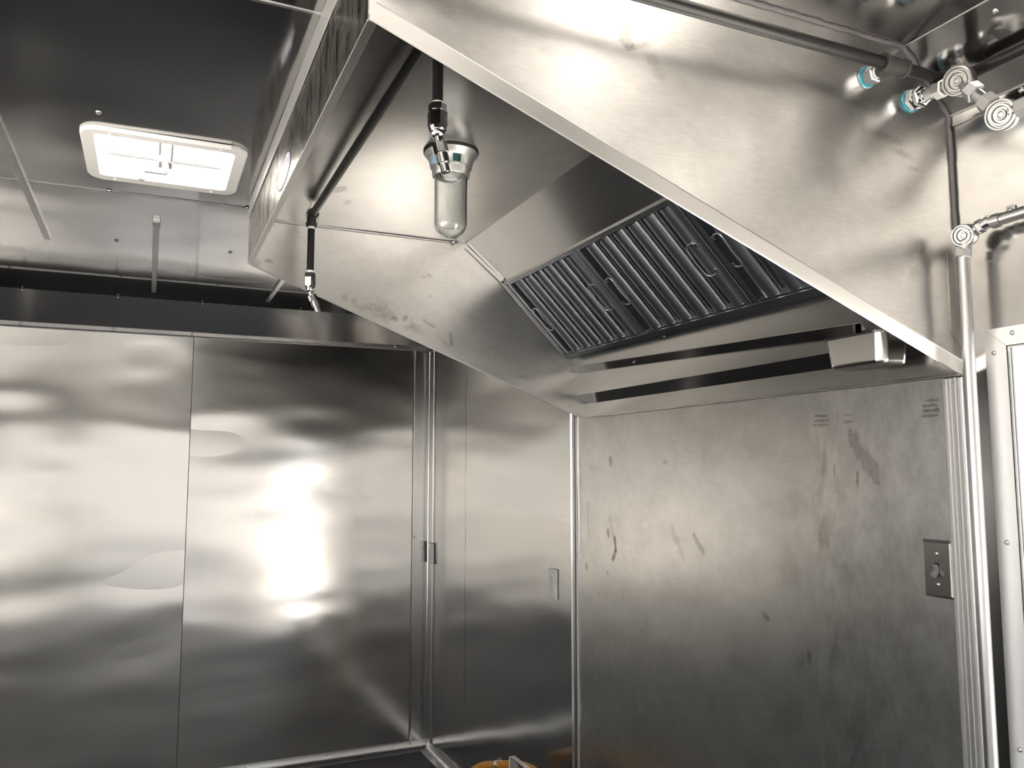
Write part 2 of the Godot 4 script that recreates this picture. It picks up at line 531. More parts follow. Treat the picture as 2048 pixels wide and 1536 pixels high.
func shell() -> void:
	# floor
	var fl := struct("floor", "black rubber floor with small raised diamonds", "floor")
	part("slab", MB.new().box(V(-0.07, -0.08, -0.07), V(LX + 0.07, 0, WZ + 0.07)), M.floor, fl)

	# end wall (x = 0)
	var wl := struct("wall_left", "end wall of tall brushed steel sheets with wavy reflections", "wall")
	part("core", MB.new().box(V(-0.07, 0, -0.07), V(-0.004, CY, WZ + 0.07)), M.core, wl)
	var w1 := wave(0.8, 2.7, 0.0024)
	var w2 := wave(0.8, 2.5, 0.0030, 7.0, 3.0)
	part("panel", MB.new().sheet(V(-0.0015, 0.02, 1.2685), V(0, 0, -1.1785), V(0, 2.19, 0), 34, 110, Vector3.RIGHT, w1), M.steel, wl)
	part("panel", MB.new().sheet(V(-0.0015, 0.02, WZ), V(0, 0, -(WZ - 1.2715)), V(0, 2.19, 0), 34, 110, Vector3.RIGHT, w2), M.steel, wl)
	part("header", MB.new().sheet(V(0.002, 2.212, WZ), V(0, 0, -WZ), V(0.07, CY - 2.212, 0), 60, 10, V(CY - 2.212, -0.07, 0).normalized(), wave(2.0, 1.0, 0.0012, 3.0, 9.0)), M.strip, wl)
	var hs := []
	for z in [0.36, 0.75, 1.239, 1.625, 2.03]:
		hs.append(V(0.0685, CY - 0.008, z))
	screws(wl, hs, V(0.9, -0.43, 0), 0.005)

	var t1 := struct("trim_1", "level aluminium strip along the top of the end wall", "trim")
	part("strip", MB.new().prism([Vector2(0, 2.188), Vector2(0.004, 2.188), Vector2(0.008, 2.196), Vector2(0.006, 2.213), Vector2(0.0, 2.217)], Vector3.ZERO, Vector3.RIGHT, Vector3.UP, V(0, 0, WZ)), M.alu, t1)
	screws(t1, [V(0.007, 2.203, 0.21), V(0.007, 2.203, 0.74), V(0.007, 2.203, 1.278), V(0.007, 2.203, 1.64), V(0.007, 2.203, 2.036)], Vector3.RIGHT, 0.009)
	var t2 := struct("trim_2", "upright aluminium corner angle with beaded edges between the two walls", "trim")
	part("angle", MB.new().prism([Vector2(0, 0), Vector2(0.074, 0), Vector2(0.076, 0.006), Vector2(0.082, 0.007), Vector2(0.084, 0.003), Vector2(0.0835, 0.0), Vector2(0.0835, -0.003), Vector2(-0.003, -0.003), Vector2(-0.003, 0.1), Vector2(0.003, 0.1), Vector2(0.007, 0.097), Vector2(0.006, 0.09), Vector2(0.0015, 0.088), Vector2(0.0015, 0.006), Vector2(0.004, 0.0025), Vector2(0.074, 0.0025)].slice(2, 16), Vector3.ZERO, Vector3.RIGHT, V(0, 0, 1), V(0, 2.19, 0)), M.corner, t2)
	screws(t2, [V(0.003, 1.69, 0.083), V(0.003, 1.14, 0.083), V(0.003, 0.59, 0.083), V(0.003, 0.06, 0.083), V(0.003, 2.16, 0.083)], Vector3.RIGHT, 0.005)
	screws(t2, [V(0.066, 1.69, 0.003), V(0.066, 1.145, 0.003), V(0.066, 0.965, 0.003)], V(0, 0, 1), 0.004)

	# wall behind the hood (z = 0)
	var wb := struct("wall_back", "long wall of steel sheets behind and beside the hood", "wall")
	part("core", MB.new().box(V(0, 0, -0.07), V(DX0, CY, -0.004)), M.core, wb)
	part("core", MB.new().box(V(DX0, DY, -0.07), V(DX1, CY, -0.004)), M.core, wb)
	part("core", MB.new().box(V(DX1, 0, -0.07), V(LX, CY, -0.004)), M.core, wb)
	part("panel", MB.new().sheet(V(0.078, 0.02, -0.0015), V(0.4965, 0, 0), V(0, 2.3, 0), 14, 90, V(0, 0, 1), wave(0.8, 2.2, 0.0010, 2.0, 5.0)), M.steel, wb)
	part("panel", MB.new().sheet(V(0.578, 0.02, -0.0015), V(1.125, 0, 0), V(0, 2.3, 0), 30, 90, V(0, 0, 1), wave(0.7, 2.3, 0.0012, 5.0, 1.0)), M.steel, wb)
	var dirt_a := [
		["e", 0.205, 0.89, 0.012, 0.012, 0.3, 0.5], ["e", 0.11, 0.875, 0.06, 0.008, 0.05, 0.16], ["e", 0.185, 0.745, 0.008, 0.01, 0.3, 0.55], ["l", 0.222, 0.735, 0.226, 0.715, 0.006, 0.7], ["l", 0.226, 0.713, 0.212, 0.697, 0.008, 0.75],
		["l", 0.2, 0.77, 0.22, 0.73, 0.012, 0.22], ["l", 0.06, 0.8, 0.07, 0.73, 0.006, 0.25], ["e", 0.055, 0.67, 0.008, 0.012, 0, 0.5], ["e", 0.18, 0.665, 0.006, 0.005, 0, 0.4], ["e", 0.13, 0.62, 0.005, 0.006, 0.5, 0.35],
		["l", 0.51, 0.765, 0.555, 0.72, 0.012, 0.2], ["l", 0.6, 0.76, 0.635, 0.735, 0.006, 0.35], ["e", 0.48, 0.885, 0.02, 0.005, 0, 0.25], ["e", 0.65, 0.9, 0.02, 0.04, 0, 0.06], ["e", 0.85, 0.655, 0.016, 0.006, -0.4, 0.4],
		["e", 0.95, 0.82, 0.05, 0.03, 0, 0.16], ["e", 0.93, 0.72, 0.06, 0.05, 0, 0.12], ["e", 0.95, 0.6, 0.02, 0.012, 0.6, 0.22], ["e", 0.975, 0.615, 0.008, 0.012, 0.2, 0.4], ["e", 0.9, 0.52, 0.07, 0.03, 0.5, 0.12],
		["e", 0.75, 0.57, 0.05, 0.02, 0, 0.12], ["e", 0.8, 0.42, 0.09, 0.04, 0.3, 0.09], ["e", 0.3, 0.4, 0.15, 0.06, 0.1, 0.1], ["e", 0.6, 0.25, 0.1, 0.1, 0.3, 0.1], ["l", 0.02, 0.9, 0.015, 0.7, 0.012, 0.2]]
	var dirt_b := [
		["l", 0.34, 0.915, 0.53, 0.865, 0.018, 0.32], ["l", 0.05, 0.947, 0.16, 0.946, 0.002, 0.5], ["l", 0.05, 0.94, 0.17, 0.94, 0.002, 0.5], ["l", 0.04, 0.934, 0.16, 0.934, 0.002, 0.4], ["l", 0.29, 0.945, 0.37, 0.945, 0.002, 0.3], ["l", 0.3, 0.936, 0.36, 0.936, 0.002, 0.4],
		["l", 0.88, 0.955, 0.96, 0.955, 0.002, 0.5], ["l", 0.86, 0.949, 0.95, 0.949, 0.002, 0.5], ["l", 0.86, 0.943, 0.96, 0.943, 0.002, 0.6], ["l", 0.85, 0.937, 0.95, 0.937, 0.002, 0.5],
		["e", 0.12, 0.885, 0.035, 0.02, 0.8, 0.25], ["e", 0.2, 0.87, 0.012, 0.006, 1.2, 0.4], ["e", 0.38, 0.86, 0.014, 0.012, 0.8, 0.5], ["e", 0.08, 0.845, 0.06, 0.02, 0.4, 0.2], ["e", 0.1, 0.79, 0.1, 0.03, 0.2, 0.2], ["l", 0.05, 0.77, 0.3, 0.73, 0.02, 0.15],
		["e", 0.7, 0.82, 0.12, 0.03, 0.3, -0.2], ["e", 0.55, 0.79, 0.1, 0.02, 0.5, -0.25], ["e", 0.8, 0.78, 0.12, 0.03, 0.1, 0.12], ["e", 0.15, 0.64, 0.08, 0.02, 0.6, 0.22], ["e", 0.3, 0.55, 0.12, 0.04, 0.4, 0.2], ["e", 0.2, 0.45, 0.15, 0.05, 0.2, 0.2],
		["e", 0.6, 0.5, 0.15, 0.05, 0.2, -0.12], ["e", 0.75, 0.42, 0.2, 0.05, 0.1, 0.15], ["l", 0.66, 0.455, 0.72, 0.45, 0.003, 0.4], ["l", 0.68, 0.445, 0.76, 0.44, 0.003, 0.4], ["l", 0.7, 0.436, 0.78, 0.43, 0.003, 0.4],
		["l", 0.82, 0.37, 0.98, 0.363, 0.003, 0.4], ["l", 0.8, 0.363, 0.96, 0.355, 0.003, 0.4], ["l", 0.82, 0.355, 0.98, 0.347, 0.003, 0.35], ["l", 0.8, 0.347, 0.94, 0.34, 0.003, 0.3]]
	part("panel", MB.new().sheet(V(1.742, 0.02, -0.001), V(1.171, 0, 0), V(0, 1.72, 0), 26, 50, V(0, 0, 1), wave(1.0, 1.6, 0.0010, 1.0, 8.0)), with_print(M.dull, print_of(512, 768, 0.02, 0.6, 0.035, 0.05, dirt_a)), wb)
	part("panel", MB.new().sheet(V(2.911, 0.02, 0.0), V(0.372, 0, 0), V(0, 1.72, 0), 10, 50, V(0, 0, 1), wave(1.0, 1.6, 0.0010, 4.0, 2.0)), with_print(M.dull, print_of(384, 1024, 0.02, 0.6, 0.035, 0.09, dirt_b)), wb)
	part("panel", MB.new().sheet(V(3.316, 0.02, -0.0015), V(0.102, 0, 0), V(0, 1.755, 0), 8, 50, V(0, 0, 1), wave(2.2, 2.0, 0.0008, 6.0, 2.0)), M.steel, wb)
	part("panel", MB.new().sheet(V(3.316, 1.775, -0.0015), V(DX1 - 3.316, 0, 0), V(0, 2.24 - 1.775, 0), 60, 16, V(0, 0, 1), wave(2.2, 2.0, 0.0008, 6.0, 3.755)), M.steel, wb)
	part("panel", MB.new().sheet(V(DX1, 0.02, -0.0015), V(LX - DX1, 0, 0), V(0, 2.22, 0), 20, 40, V(0, 0, 1), wave(1.5, 3.0, 0.0010, 3.0, 4.0)), M.steel, wb)

	# sloping cove between that wall and the ceiling, to the right of the hood and beyond its far end
	var t3 := struct("trim_3", "sloping steel cove between the wall right of the hood and the ceiling", "trim")
	var cv := V(0, CY - 2.236, 0.122)
	part("cove", MB.new().sheet(V(HX1 + 0.002, 2.236, 0.001), V(LX - HX1, 0, 0), cv, 90, 8, V(0, -0.122, 0.124).normalized(), wave(6.0, 2.0, 0.0016, 2.0, 2.0)), M.strip, t3)
	part("lower_flange", MB.new().sheet(V(HX1 + 0.002, 2.212, 0.002), V(LX - HX1, 0, 0), V(0, 0.024, 0), 60, 2, V(0, 0, 1), wave(3.0, 1.0, 0.0005)), M.strip, t3)
	part("edge_bead", MB.new().rod(V(HX1 + 0.004, 2.235, 0.0025), V(LX, 2.235, 0.0025), 0.0022, 6), M.alu, t3)
	part("edge_bead", MB.new().rod(V(HX1 + 0.004, CY - 0.001, 0.121), V(LX, CY - 0.001, 0.121), 0.0022, 6), M.alu, t3)
	screws(t3, [V(3.505, CY - 0.018, 0.103), V(3.9, CY - 0.018, 0.103)], V(0, -0.7, 0.7), 0.006)
	screws(t3, [V(3.478, 2.226, 0.003), V(3.9, 2.226, 0.003)], V(0, 0, 1), 0.006)
	var t4 := struct("trim_4", "narrow double ridged aluminium strip left of the sheets under the hood", "trim")
	part("strip", MB.new().prism([Vector2(1.699, 0), Vector2(1.700, 0.006), Vector2(1.705, 0.008), Vector2(1.71, 0.003), Vector2(1.73, 0.003), Vector2(1.735, 0.008), Vector2(1.741, 0.006), Vector2(1.743, -0.001)], Vector3.ZERO, Vector3.RIGHT, V(0, 0, 1), V(0, 1.76, 0)), M.alu, t4)
	var t5 := struct("trim_5", "wide grooved aluminium strip right of the light switch under the hood", "trim")
	part("strip", MB.new().prism([Vector2(3.2815, 0), Vector2(3.2822, 0.007), Vector2(3.286, 0.009), Vector2(3.2885, 0.004), Vector2(3.297, 0.0045), Vector2(3.2985, 0.006), Vector2(3.3, 0.0045), Vector2(3.309, 0.005), Vector2(3.311, 0.011), Vector2(3.3145, 0.013), Vector2(3.3165, 0.011), Vector2(3.317, 0.003), Vector2(3.322, 0.003), Vector2(3.324, 0.006), Vector2(3.326, 0.005), Vector2(3.327, 0.0)], V(0, 0.02, 0), Vector3.RIGHT, V(0, 0, 1), V(0, 1.683, 0)), M.alu_groove, t5)
	screws(t5, [V(3.293, 1.695, 0.004), V(3.3045, 1.69, 0.004)], V(0, 0, 1), 0.0025)

	# opposite wall with the serving window, open to the outside
	var wf := struct("wall_front", "steel wall opposite the hood with the serving window", "wall")
	var sx0 := 2.3
	var sx1 := 5.0
	var sy0 := 1.02
	var sy1 := 1.9
	for b in [[0.0, 0.004, sx0, CY], [sx1, 1.62, LX, CY], [sx1, 0.0, LX, 1.62], [sx0, 0.0, sx1, sy0], [sx0, sy1, sx1, CY]]:
		part("core", MB.new().box(V(b[0], b[1], WZ + 0.004), V(b[2], b[3], WZ + 0.07)), M.paint, wf)
		var nx := maxi(4, int((b[2] - b[0]) * 14))
		part("panel", MB.new().sheet(V(b[2], b[1], WZ), V(b[0] - b[2], 0, 0), V(0, b[3] - b[1], 0), nx, maxi(4, int((b[3] - b[1]) * 30)), V(0, 0, -1), wave(1.3, 3.5, 0.0014, 4.0, b[0])), M.frp if b[1] == 0.0 else M.steel, wf)
	var wn := struct("window_1", "aluminium frame round the open serving window", "window")
	for b in [[sx0 - 0.04, sy0 - 0.04, sx1 + 0.04, sy0], [sx0 - 0.04, sy1, sx1 + 0.04, sy1 + 0.04], [sx0 - 0.04, sy0, sx0, sy1], [sx1, sy0, sx1 + 0.04, sy1]]:
		part("frame", MB.new().box(V(b[0], b[1], WZ - 0.004), V(b[2], b[3], WZ + 0.001), 0.001), M.alu_satin, wn)
	part("counter", MB.new().box(V(sx0 + 0.002, sy0 - 0.012, WZ + 0.0), V(sx1 - 0.002, sy0 + 0.002, WZ + 0.32), 0.003), M.strip, wn)
	# rear end, its wide door open
	var wr := struct("wall_right", "rear end wall behind the camera with a wide open doorway", "wall")
	var rz0 := 0.35
	var rz1 := 2.1
	var ry := 1.98
	for b in [[0.0, -0.0, rz0, CY], [rz1, 0.0, WZ, CY], [rz0, ry, rz1, CY]]:
		part("core", MB.new().box(V(LX + 0.002, b[1], b[0]), V(LX + 0.07, b[3], b[2])), M.paint, wr)
		part("panel", MB.new().sheet(V(LX, b[1], b[0]), V(0, 0, b[2] - b[0]), V(0, b[3] - b[1], 0), 16, 30, Vector3.LEFT, wave(1.3, 3.5, 0.0012, 1.0, b[0])), M.steel, wr)

	# ceiling of steel sheets, with the roof vent's opening (x 1.885..2.225, z 1.27..1.63)
	var ce := struct("ceiling", "ceiling of brushed steel sheets with thin seams and rows of screws", "ceiling")
	var seams := [0.0, 0.513, 1.7365, 2.968, 4.19, 5.41, LX]
	for i in seams.size() - 1:
		var a: float = seams[i] + 0.0008
		var b: float = seams[i + 1] - 0.0008
		var f := wave(1.3, 1.1, 0.0022, 2.0 * i, 3.0)
		var cells := [[a, 0.0, b, WZ]]
		if i == 2:
			cells = [[a, 0.0, 1.885, WZ], [1.885, 0.0, 2.225, 1.27], [1.885, 1.63, 2.225, WZ], [2.225, 0.0, b, WZ]]
		var mb := MB.new()
		for c in cells:
			var ff := func(p: float, q: float) -> float: return f.call(p + c[0] - a, q + c[1])
			mb.sheet(V(c[0], CY, c[1]), V(c[2] - c[0], 0, 0), V(0, 0, c[3] - c[1]), maxi(4, int((c[2] - c[0]) * 30)), maxi(4, int((c[3] - c[1]) * 30)), Vector3.DOWN, ff)
		part("panel", mb, M.ceil, ce)
		if i > 0:
			part("seam_strip", MB.new().box(V(seams[i] - 0.004, CY - 0.0022, 0.0 if i > 3 else 0.0), V(seams[i] + 0.004, CY + 0.0005, WZ), 0.0008), M.alu, ce)
	for c in [[0.0, 0.0, 1.885, WZ], [2.225, 0.0, LX, WZ], [1.885, 0.0, 2.225, 1.27], [1.885, 1.63, 2.225, WZ]]:
		part("core", MB.new().box(V(c[0] - (0.07 if c[0] == 0.0 else 0.0), CY + 0.008, c[1] - (0.07 if c[1] == 0.0 else 0.0)), V(c[2] + (0.07 if c[2] == LX else 0.0), CY + 0.07, c[3] + (0.07 if c[3] == WZ else 0.0))), M.paint, ce)
	var cs := []
	for x in [0.54, 1.143, 1.739, 2.339, 2.99, 3.6]:
		for z in [0.8, 1.2, 1.6, 2.02]:
			if x > HX0 - 0.05 and x < HX1 and z < 1.25:
				continue
			cs.append(V(x, CY - 0.001, z))
	screws(ce, cs, Vector3.DOWN, 0.0075)

	# base angles along the floor
	var prof := [Vector2(0, 0.045), Vector2(0.004, 0.045), Vector2(0.006, 0.02), Vector2(0.012, 0.010), Vector2(0.024, 0.006), Vector2(0.05, 0.004), Vector2(0.05, 0), Vector2(0, 0)]
	var bl := struct("baseboard_left", "aluminium floor angle along the foot of the end wall", "baseboard")
	part("angle", MB.new().prism(prof, V(0.001, 0, 0), Vector3.RIGHT, Vector3.UP, V(0, 0, WZ), true), M.alu, bl)
	screws(bl, [V(0.006, 0.032, 0.19), V(0.006, 0.032, 0.55), V(0.006, 0.032, 0.95), V(0.006, 0.032, 1.5)], Vector3.RIGHT, 0.004)
	var bb := struct("baseboard_back", "aluminium floor angle along the foot of the wall under the hood", "baseboard")
	part("angle", MB.new().prism(prof, V(0.03, 0, 0.001), V(0, 0, 1), Vector3.UP, V(DX0 - 0.08, 0, 0), true), M.alu, bb)
	screws(bb, [V(0.2, 0.006, 0.03), V(0.7, 0.006, 0.03), V(1.3, 0.006, 0.03)], Vector3.UP, 0.004)

	# back door: mitred flat frame and deep jamb
	var dr := struct("door_1", "satin aluminium door frame with screws at the right edge, daylight beyond", "door")
	var fx := 3.377
	var fy := 1.788
	part("jamb_trim", MB.new().prism([Vector2(fx, 0.02), Vector2(DX0, 0.02), Vector2(DX0, DY), Vector2(fx, fy)], Vector3.ZERO, Vector3.RIGHT, Vector3.UP, V(0, 0, 0.004)), M.alu_satin, dr)
	part("head_trim", MB.new().prism([Vector2(fx + 0.0008, fy), Vector2(DX0 + 0.0008, DY), Vector2(DX1, DY), Vector2(DX1 + 0.041, fy)], Vector3.ZERO, Vector3.RIGHT, Vector3.UP, V(0, 0, 0.004)), M.alu_satin, dr)
	part("jamb_trim", MB.new().prism([Vector2(DX1 + 0.001, 0.02), Vector2(DX1 + 0.042, 0.02), Vector2(DX1 + 0.042, fy), Vector2(DX1 + 0.001, DY)], Vector3.ZERO, Vector3.RIGHT, Vector3.UP, V(0, 0, 0.004)), M.alu_satin, dr)
	part("jamb", MB.new().box(V(DX0 + 0.0015, 0.0, -0.085), V(DX0 + 0.005, DY - 0.0015, 0.002)), M.alu, dr)
	part("jamb_stop", MB.new().box(V(DX0 + 0.005, 0.0, -0.012), V(DX0 + 0.008, DY - 0.005, -0.002), 0.001), M.alu, dr)
	part("jamb", MB.new().box(V(DX1 - 0.004, 0.0, -0.085), V(DX1 - 0.0005, DY - 0.0015, 0.002)), M.alu, dr)
	part("head", MB.new().box(V(DX0 + 0.005, DY - 0.005, -0.085), V(DX1 - 0.004, DY - 0.0015, 0.002)), M.alu, dr)
	screws(dr, [V(3.397, 1.388, 0.004), V(3.394, 1.742, 0.004), V(3.432, 1.775, 0.004), V(3.397, 1.02, 0.004), V(3.85, 1.772, 0.004)], V(0, 0, 1), 0.0048)

# ---------------------------------------------------------------- exhaust hood
func hood() -> void:
	var h := thing("exhaust_hood", "large stainless steel exhaust hood sloping down to the wall", "hood", V(HX0, 1.705, 0))
	var o := -h.position
	var e := 0.0012
	# near end panel, seen from outside (x = HX1): outline in (z, y)
	var smudge := [
		["e", 0.64, 0.88, 0.012, 0.02, 0.3, 0.3], ["l", 0.645, 0.84, 0.64, 0.78, 0.012, 0.32], ["l", 0.64, 0.78, 0.61, 0.8, 0.01, 0.3], ["l", 0.6, 0.77, 0.585, 0.72, 0.014, 0.2], ["e", 0.9, 0.75, 0.02, 0.02, 0, 0.15],
		["e", 0.16, 0.7, 0.05, 0.02, 0.2, 0.25], ["e", 0.12, 0.66, 0.03, 0.015, 0.4, 0.3], ["e", 0.09, 0.62, 0.02, 0.01, 0, 0.25], ["e", 0.07, 0.36, 0.03, 0.03, 0.5, 0.22], ["e", 0.1, 0.3, 0.02, 0.03, 0.2, 0.2], ["e", 0.75, 0.72, 0.03, 0.02, 0, 0.12]]
	var np := with_print(M.steel_v, print_of(768, 512, 0.03, 0.9, 0.05, 0.035, smudge))
	var dent := func(a: float, b: float) -> float:   # a = z, b = y - 1.70
		var w: float = 0.0022 * noise.get_noise_2d(a * 1.6, b * 1.3 + 5.0)
		for c in [[0.21, 0.575, 0.05, 0.0010], [0.105, 0.55, 0.05, 0.0010], [0.06, 0.26, 0.07, -0.0008]]:
			w -= c[3] * exp(-(Vector2(a - c[0], b - c[1]).length_squared()) / (c[2] * c[2]))
		return w
	part("end_panel", clip_sheet(o, HX1, dent, true), np, h)
	# far end panel, seen from inside
	var prints := [
		["e", 0.745, 0.575, 0.012, 0.02, 0.2, 0.28], ["e", 0.72, 0.56, 0.012, 0.018, 0.1, 0.24], ["e", 0.69, 0.53, 0.03, 0.03, 0.4, 0.22], ["e", 0.65, 0.53, 0.03, 0.05, 0.2, 0.28], ["e", 0.625, 0.5, 0.03, 0.05, 0.0, 0.24],
		["e", 0.605, 0.485, 0.012, 0.014, 0.1, 0.36], ["e", 0.575, 0.495, 0.010, 0.018, 0.2, 0.36], ["e", 0.545, 0.47, 0.03, 0.03, 0.2, 0.3], ["e", 0.535, 0.48, 0.018, 0.016, 0.2, -0.5], ["l", 0.52, 0.49, 0.49, 0.46, 0.008, 0.3], ["e", 0.55, 0.44, 0.05, 0.02, 0.3, 0.2],
		["l", 0.44, 0.43, 0.435, 0.37, 0.006, 0.35], ["l", 0.47, 0.4, 0.445, 0.36, 0.008, 0.2], ["e", 0.52, 0.72, 0.01, 0.012, 0, 0.25], ["e", 0.505, 0.73, 0.012, 0.012, 0, 0.28], ["e", 0.5, 0.62, 0.01, 0.014, 0.3, 0.2],
		["e", 0.95, 0.72, 0.012, 0.012, 0.3, 0.35], ["e", 0.98, 0.7, 0.02, 0.03, 0, 0.3], ["e", 0.2, 0.22, 0.04, 0.02, 0.3, 0.2], ["e", 0.3, 0.35, 0.1, 0.05, 0.5, 0.12]]
	var fp := with_print(M.steel_v, print_of(768, 512, 0.03, 0.9, 0.045, 0.035, prints))
	var soft := func(a: float, b: float) -> float:
		return 0.0022 * noise.get_noise_2d(a * 1.9 + 8.0, b * 1.2 + 2.0)
	part("end_panel", clip_sheet(o, HX0, soft, false), fp, h)
	# folded hem along the lower edge of the end panels
	var a0 := V(HX1, 2.1615, HF)
	var b0 := V(HX1, 1.7045, 0.004)
	var along := (b0 - a0)
	var up := V(0, along.z, -along.y).normalized() * -1.0
	if up.y < 0:
		up = -up
	part("hem", MB.new().prism([Vector2(-0.001, 0.0), Vector2(0.001, -0.001), Vector2(0.0022, 0.0006), Vector2(0.0052, 0.0255), Vector2(0.0042, 0.0275), Vector2(0.0003, 0.0275)], o + a0, Vector3.RIGHT, up, along), M.hem, h)
	var a1 := V(HX0, 2.1615, HF)
	var b1 := V(HX0, 1.7045, 0.004)
	part("hem", MB.new().prism([Vector2(0.0012, 0.002), Vector2(-0.0022, 0.001), Vector2(-0.0022, -0.0025), Vector2(0.002, -0.0025), Vector2(0.0022, 0.001)], o + a1, Vector3.RIGHT, up, b1 - a1), M.alu, h)
	# front face with cleaner top strip and turned-in lower edge
	var streaks := []
	for i in 150:
		var u := rng.randf()
		var v0 := rng.randf_range(0.1, 0.9)
		streaks.append(["l", u, v0, u + rng.randf_range(-0.004, 0.004), v0 - rng.randf_range(0.15, 0.5), rng.randf_range(0.002, 0.008), rng.randf_range(0.25, 0.75) * (1.0 if i % 5 else -1.0)])
	part("front_panel", MB.new().sheet(o + V(HX0, 2.1615, HF), V(HX1 - HX0, 0, 0), V(0, CY - 2.1615, 0), 40, 8, V(0, 0, 1), wave(2.0, 1.0, 0.0009, 3.0, 3.0), e), with_print(M.grimy, print_of(1024, 256, 0.2, 0.05, 0.08, 0.2, streaks, Color(0.72, 0.64, 0.52))), h)
	part("front_lip", MB.new().box(o + V(HX0 + 0.002, 2.1600, HF - 0.014), o + V(HX1 - 0.002, 2.1625, HF + 0.0015), 0.0008), M.steel_v, h)
	part("front_lip", MB.new().box(o + V(HX0 + 0.002, 2.1625, HF - 0.014), o + V(HX1 - 0.002, 2.172, HF - 0.012), 0.0004), M.steel_v, h)
	part("ceiling_angle", MB.new().box(o + V(HX0 - 0.002, 2.309, HF + 0.001), o + V(HX1 + 0.0, CY - 0.0015, HF + 0.0035), 0.0006), M.alu_satin, h)
	# top, sloping panel above the filters, back
	part("top_panel", MB.new().sheet(o + V(HX0, 2.3085, 0.4745), V(HX1 - HX0, 0, 0), V(0, 0, HF - 0.4745), 30, 16, Vector3.DOWN, wave(1.4, 1.2, 0.0016, 9.0, 1.0), e), with_print(M.steel_top, print_of(256, 256, 0.9, 0.03, 0.03, 0.04, [["e", 0.25, 0.72, 0.02, 0.03, 0.3, 0.4], ["e", 0.18, 0.66, 0.02, 0.02, 0.3, 0.3]])), h)
	part("sloping_panel", MB.new().sheet(o + V(HX0, 2.186, 0.3235), V(HX1 - HX0, 0, 0), V(0, 2.3085 - 2.186, 0.4745 - 0.3235), 24, 6, V(0, -0.151, 0.1225).normalized(), wave(1.2, 1.0, 0.0010, 2.0, 6.0), e), M.steel_in, h)
	part("filter_rail", MB.new().box(o + V(HX0 + 0.001, 2.178, 0.3215), o + V(HX1 - 0.001, 2.1875, 0.326), 0.0008), M.steel_v, h)
	part("filter_rail", MB.new().prism([Vector2(0.03, 1.9375), Vector2(0.034, 1.9375), Vector2(0.06, 1.921), Vector2(0.083, 1.934), Vector2(0.0815, 1.9365), Vector2(0.06, 1.9235), Vector2(0.034, 1.941), Vector2(0.03, 1.941)], o + V(HX0 + 0.001, 0, 0), V(0, 0, 1), Vector3.UP, V(HX1 - HX0 - 0.002, 0, 0)), M.baffle, h)
	part("back_panel", MB.new().sheet(o + V(HX0, 1.789, 0.03), V(HX1 - HX0, 0, 0), V(0, 0.16, 0), 30, 6, V(0, 0, 1), wave(1.0, 1.5, 0.0010, 4.0, 4.0), e), M.steel_in, h)
	part("back_return", MB.new().sheet(o + V(HX0, 1.757, 0.003), V(HX1 - HX0, 0, 0), V(0, 0.032, 0.027), 20, 2, V(0, -0.027, 0.032).normalized(), wave(1.0, 1.0, 0.0003), e), M.strip, h)
	part("lower_flange", MB.new().sheet(o + V(HX0, 1.71, 0.003), V(HX1 - HX0, 0, 0), V(0, 0.047, 0), 24, 2, V(0, 0, 1), wave(1.2, 1.0, 0.0005), e), M.steel_in, h)
	part("lower_lip", MB.new().box(o + V(HX0 + 0.002, 1.7045, 0.0015), o + V(HX1 - 0.002, 1.7105, 0.011), 0.0015), M.steel_v, h)
	# folded seam on the inside of the far end panel
	for q in [[V(HX0 + 0.0012, 2.3, 0.468), V(HX0 + 0.0012, 2.186, 0.325)], [V(HX0 + 0.0012, 2.19, 0.331), V(HX0 + 0.0012, 1.935, 0.077)]]:
		var d: Vector3 = q[1] - q[0]
		var s := V(0, -d.z, d.y).normalized()
		if s.z < 0:
			s = -s
		part("seam_flange", MB.new().prism([Vector2(0, -0.001), Vector2(0.0025, 0), Vector2(0.0025, 0.011), Vector2(0, 0.014)], o + q[0], Vector3.RIGHT, s, d), M.steel_v, h)
	part("top_seam", MB.new().rod(o + V(HX0 + 0.003, 2.3065, 0.5), o + V(HX0 + 0.003, 2.3065, HF - 0.02), 0.0028, 8), M.alu, h)
	# grease gutter, falling towards the cup
	part("gutter", MB.new().prism([Vector2(0, 0.004), Vector2(0.006, 0.0), Vector2(0.0085, 0.0), Vector2(0.0295, 0.0215), Vector2(0.0295, 0.0235), Vector2(0.0275, 0.0235), Vector2(0.0075, 0.003), Vector2(0, 0.006)], o + V(HX0 + 0.001, 1.870, 0.03), V(0, 0, 1), Vector3.UP, V(1.33, -0.055, 0)), M.strip, h)
	part("gutter_edge", MB.new().rod(o + V(HX0 + 0.003, 1.8935, 0.059), o + V(HX0 + 1.331, 1.8385, 0.059), 0.0011, 6), M.alu, h)
	screws(h, [o + V(2.22, 1.861, 0.052), o + V(2.36, 1.926, 0.0315), o + V(2.8, 1.851, 0.05)], V(0, -0.4, 0.9), 0.004)
	screws(h, [o + V(HX0 + 0.01, 2.303, 1.13), o + V(HX0 + 0.012, 2.3035, 0.52)], V(0.6, -0.8, 0), 0.007)
	# oval maker's badge on the front face
	var bd := MB.new()
	var oval := []
	var oval2 := []
	for k in 40:
		var t := TAU * k / 40
		oval.append(Vector2(cos(t) * 0.105, sin(t) * 0.036))
		oval2.append(Vector2(cos(t) * 0.097, sin(t) * 0.031))
	var badge := part("badge", bd.prism(oval, o + V(2.535, 2.2085, HF + 0.0012), Vector3.RIGHT, Vector3.UP, V(0, 0, 0.0004)), M.navy, h)
	badge.set_meta("label", "oval white badge with navy rim")
	part("field", MB.new().prism(oval2, o + V(2.535, 2.2085, HF + 0.0016), Vector3.RIGHT, Vector3.UP, V(0, 0, 0.0002)), plain(0.28, 0.28, 0.36, 0.4), badge)
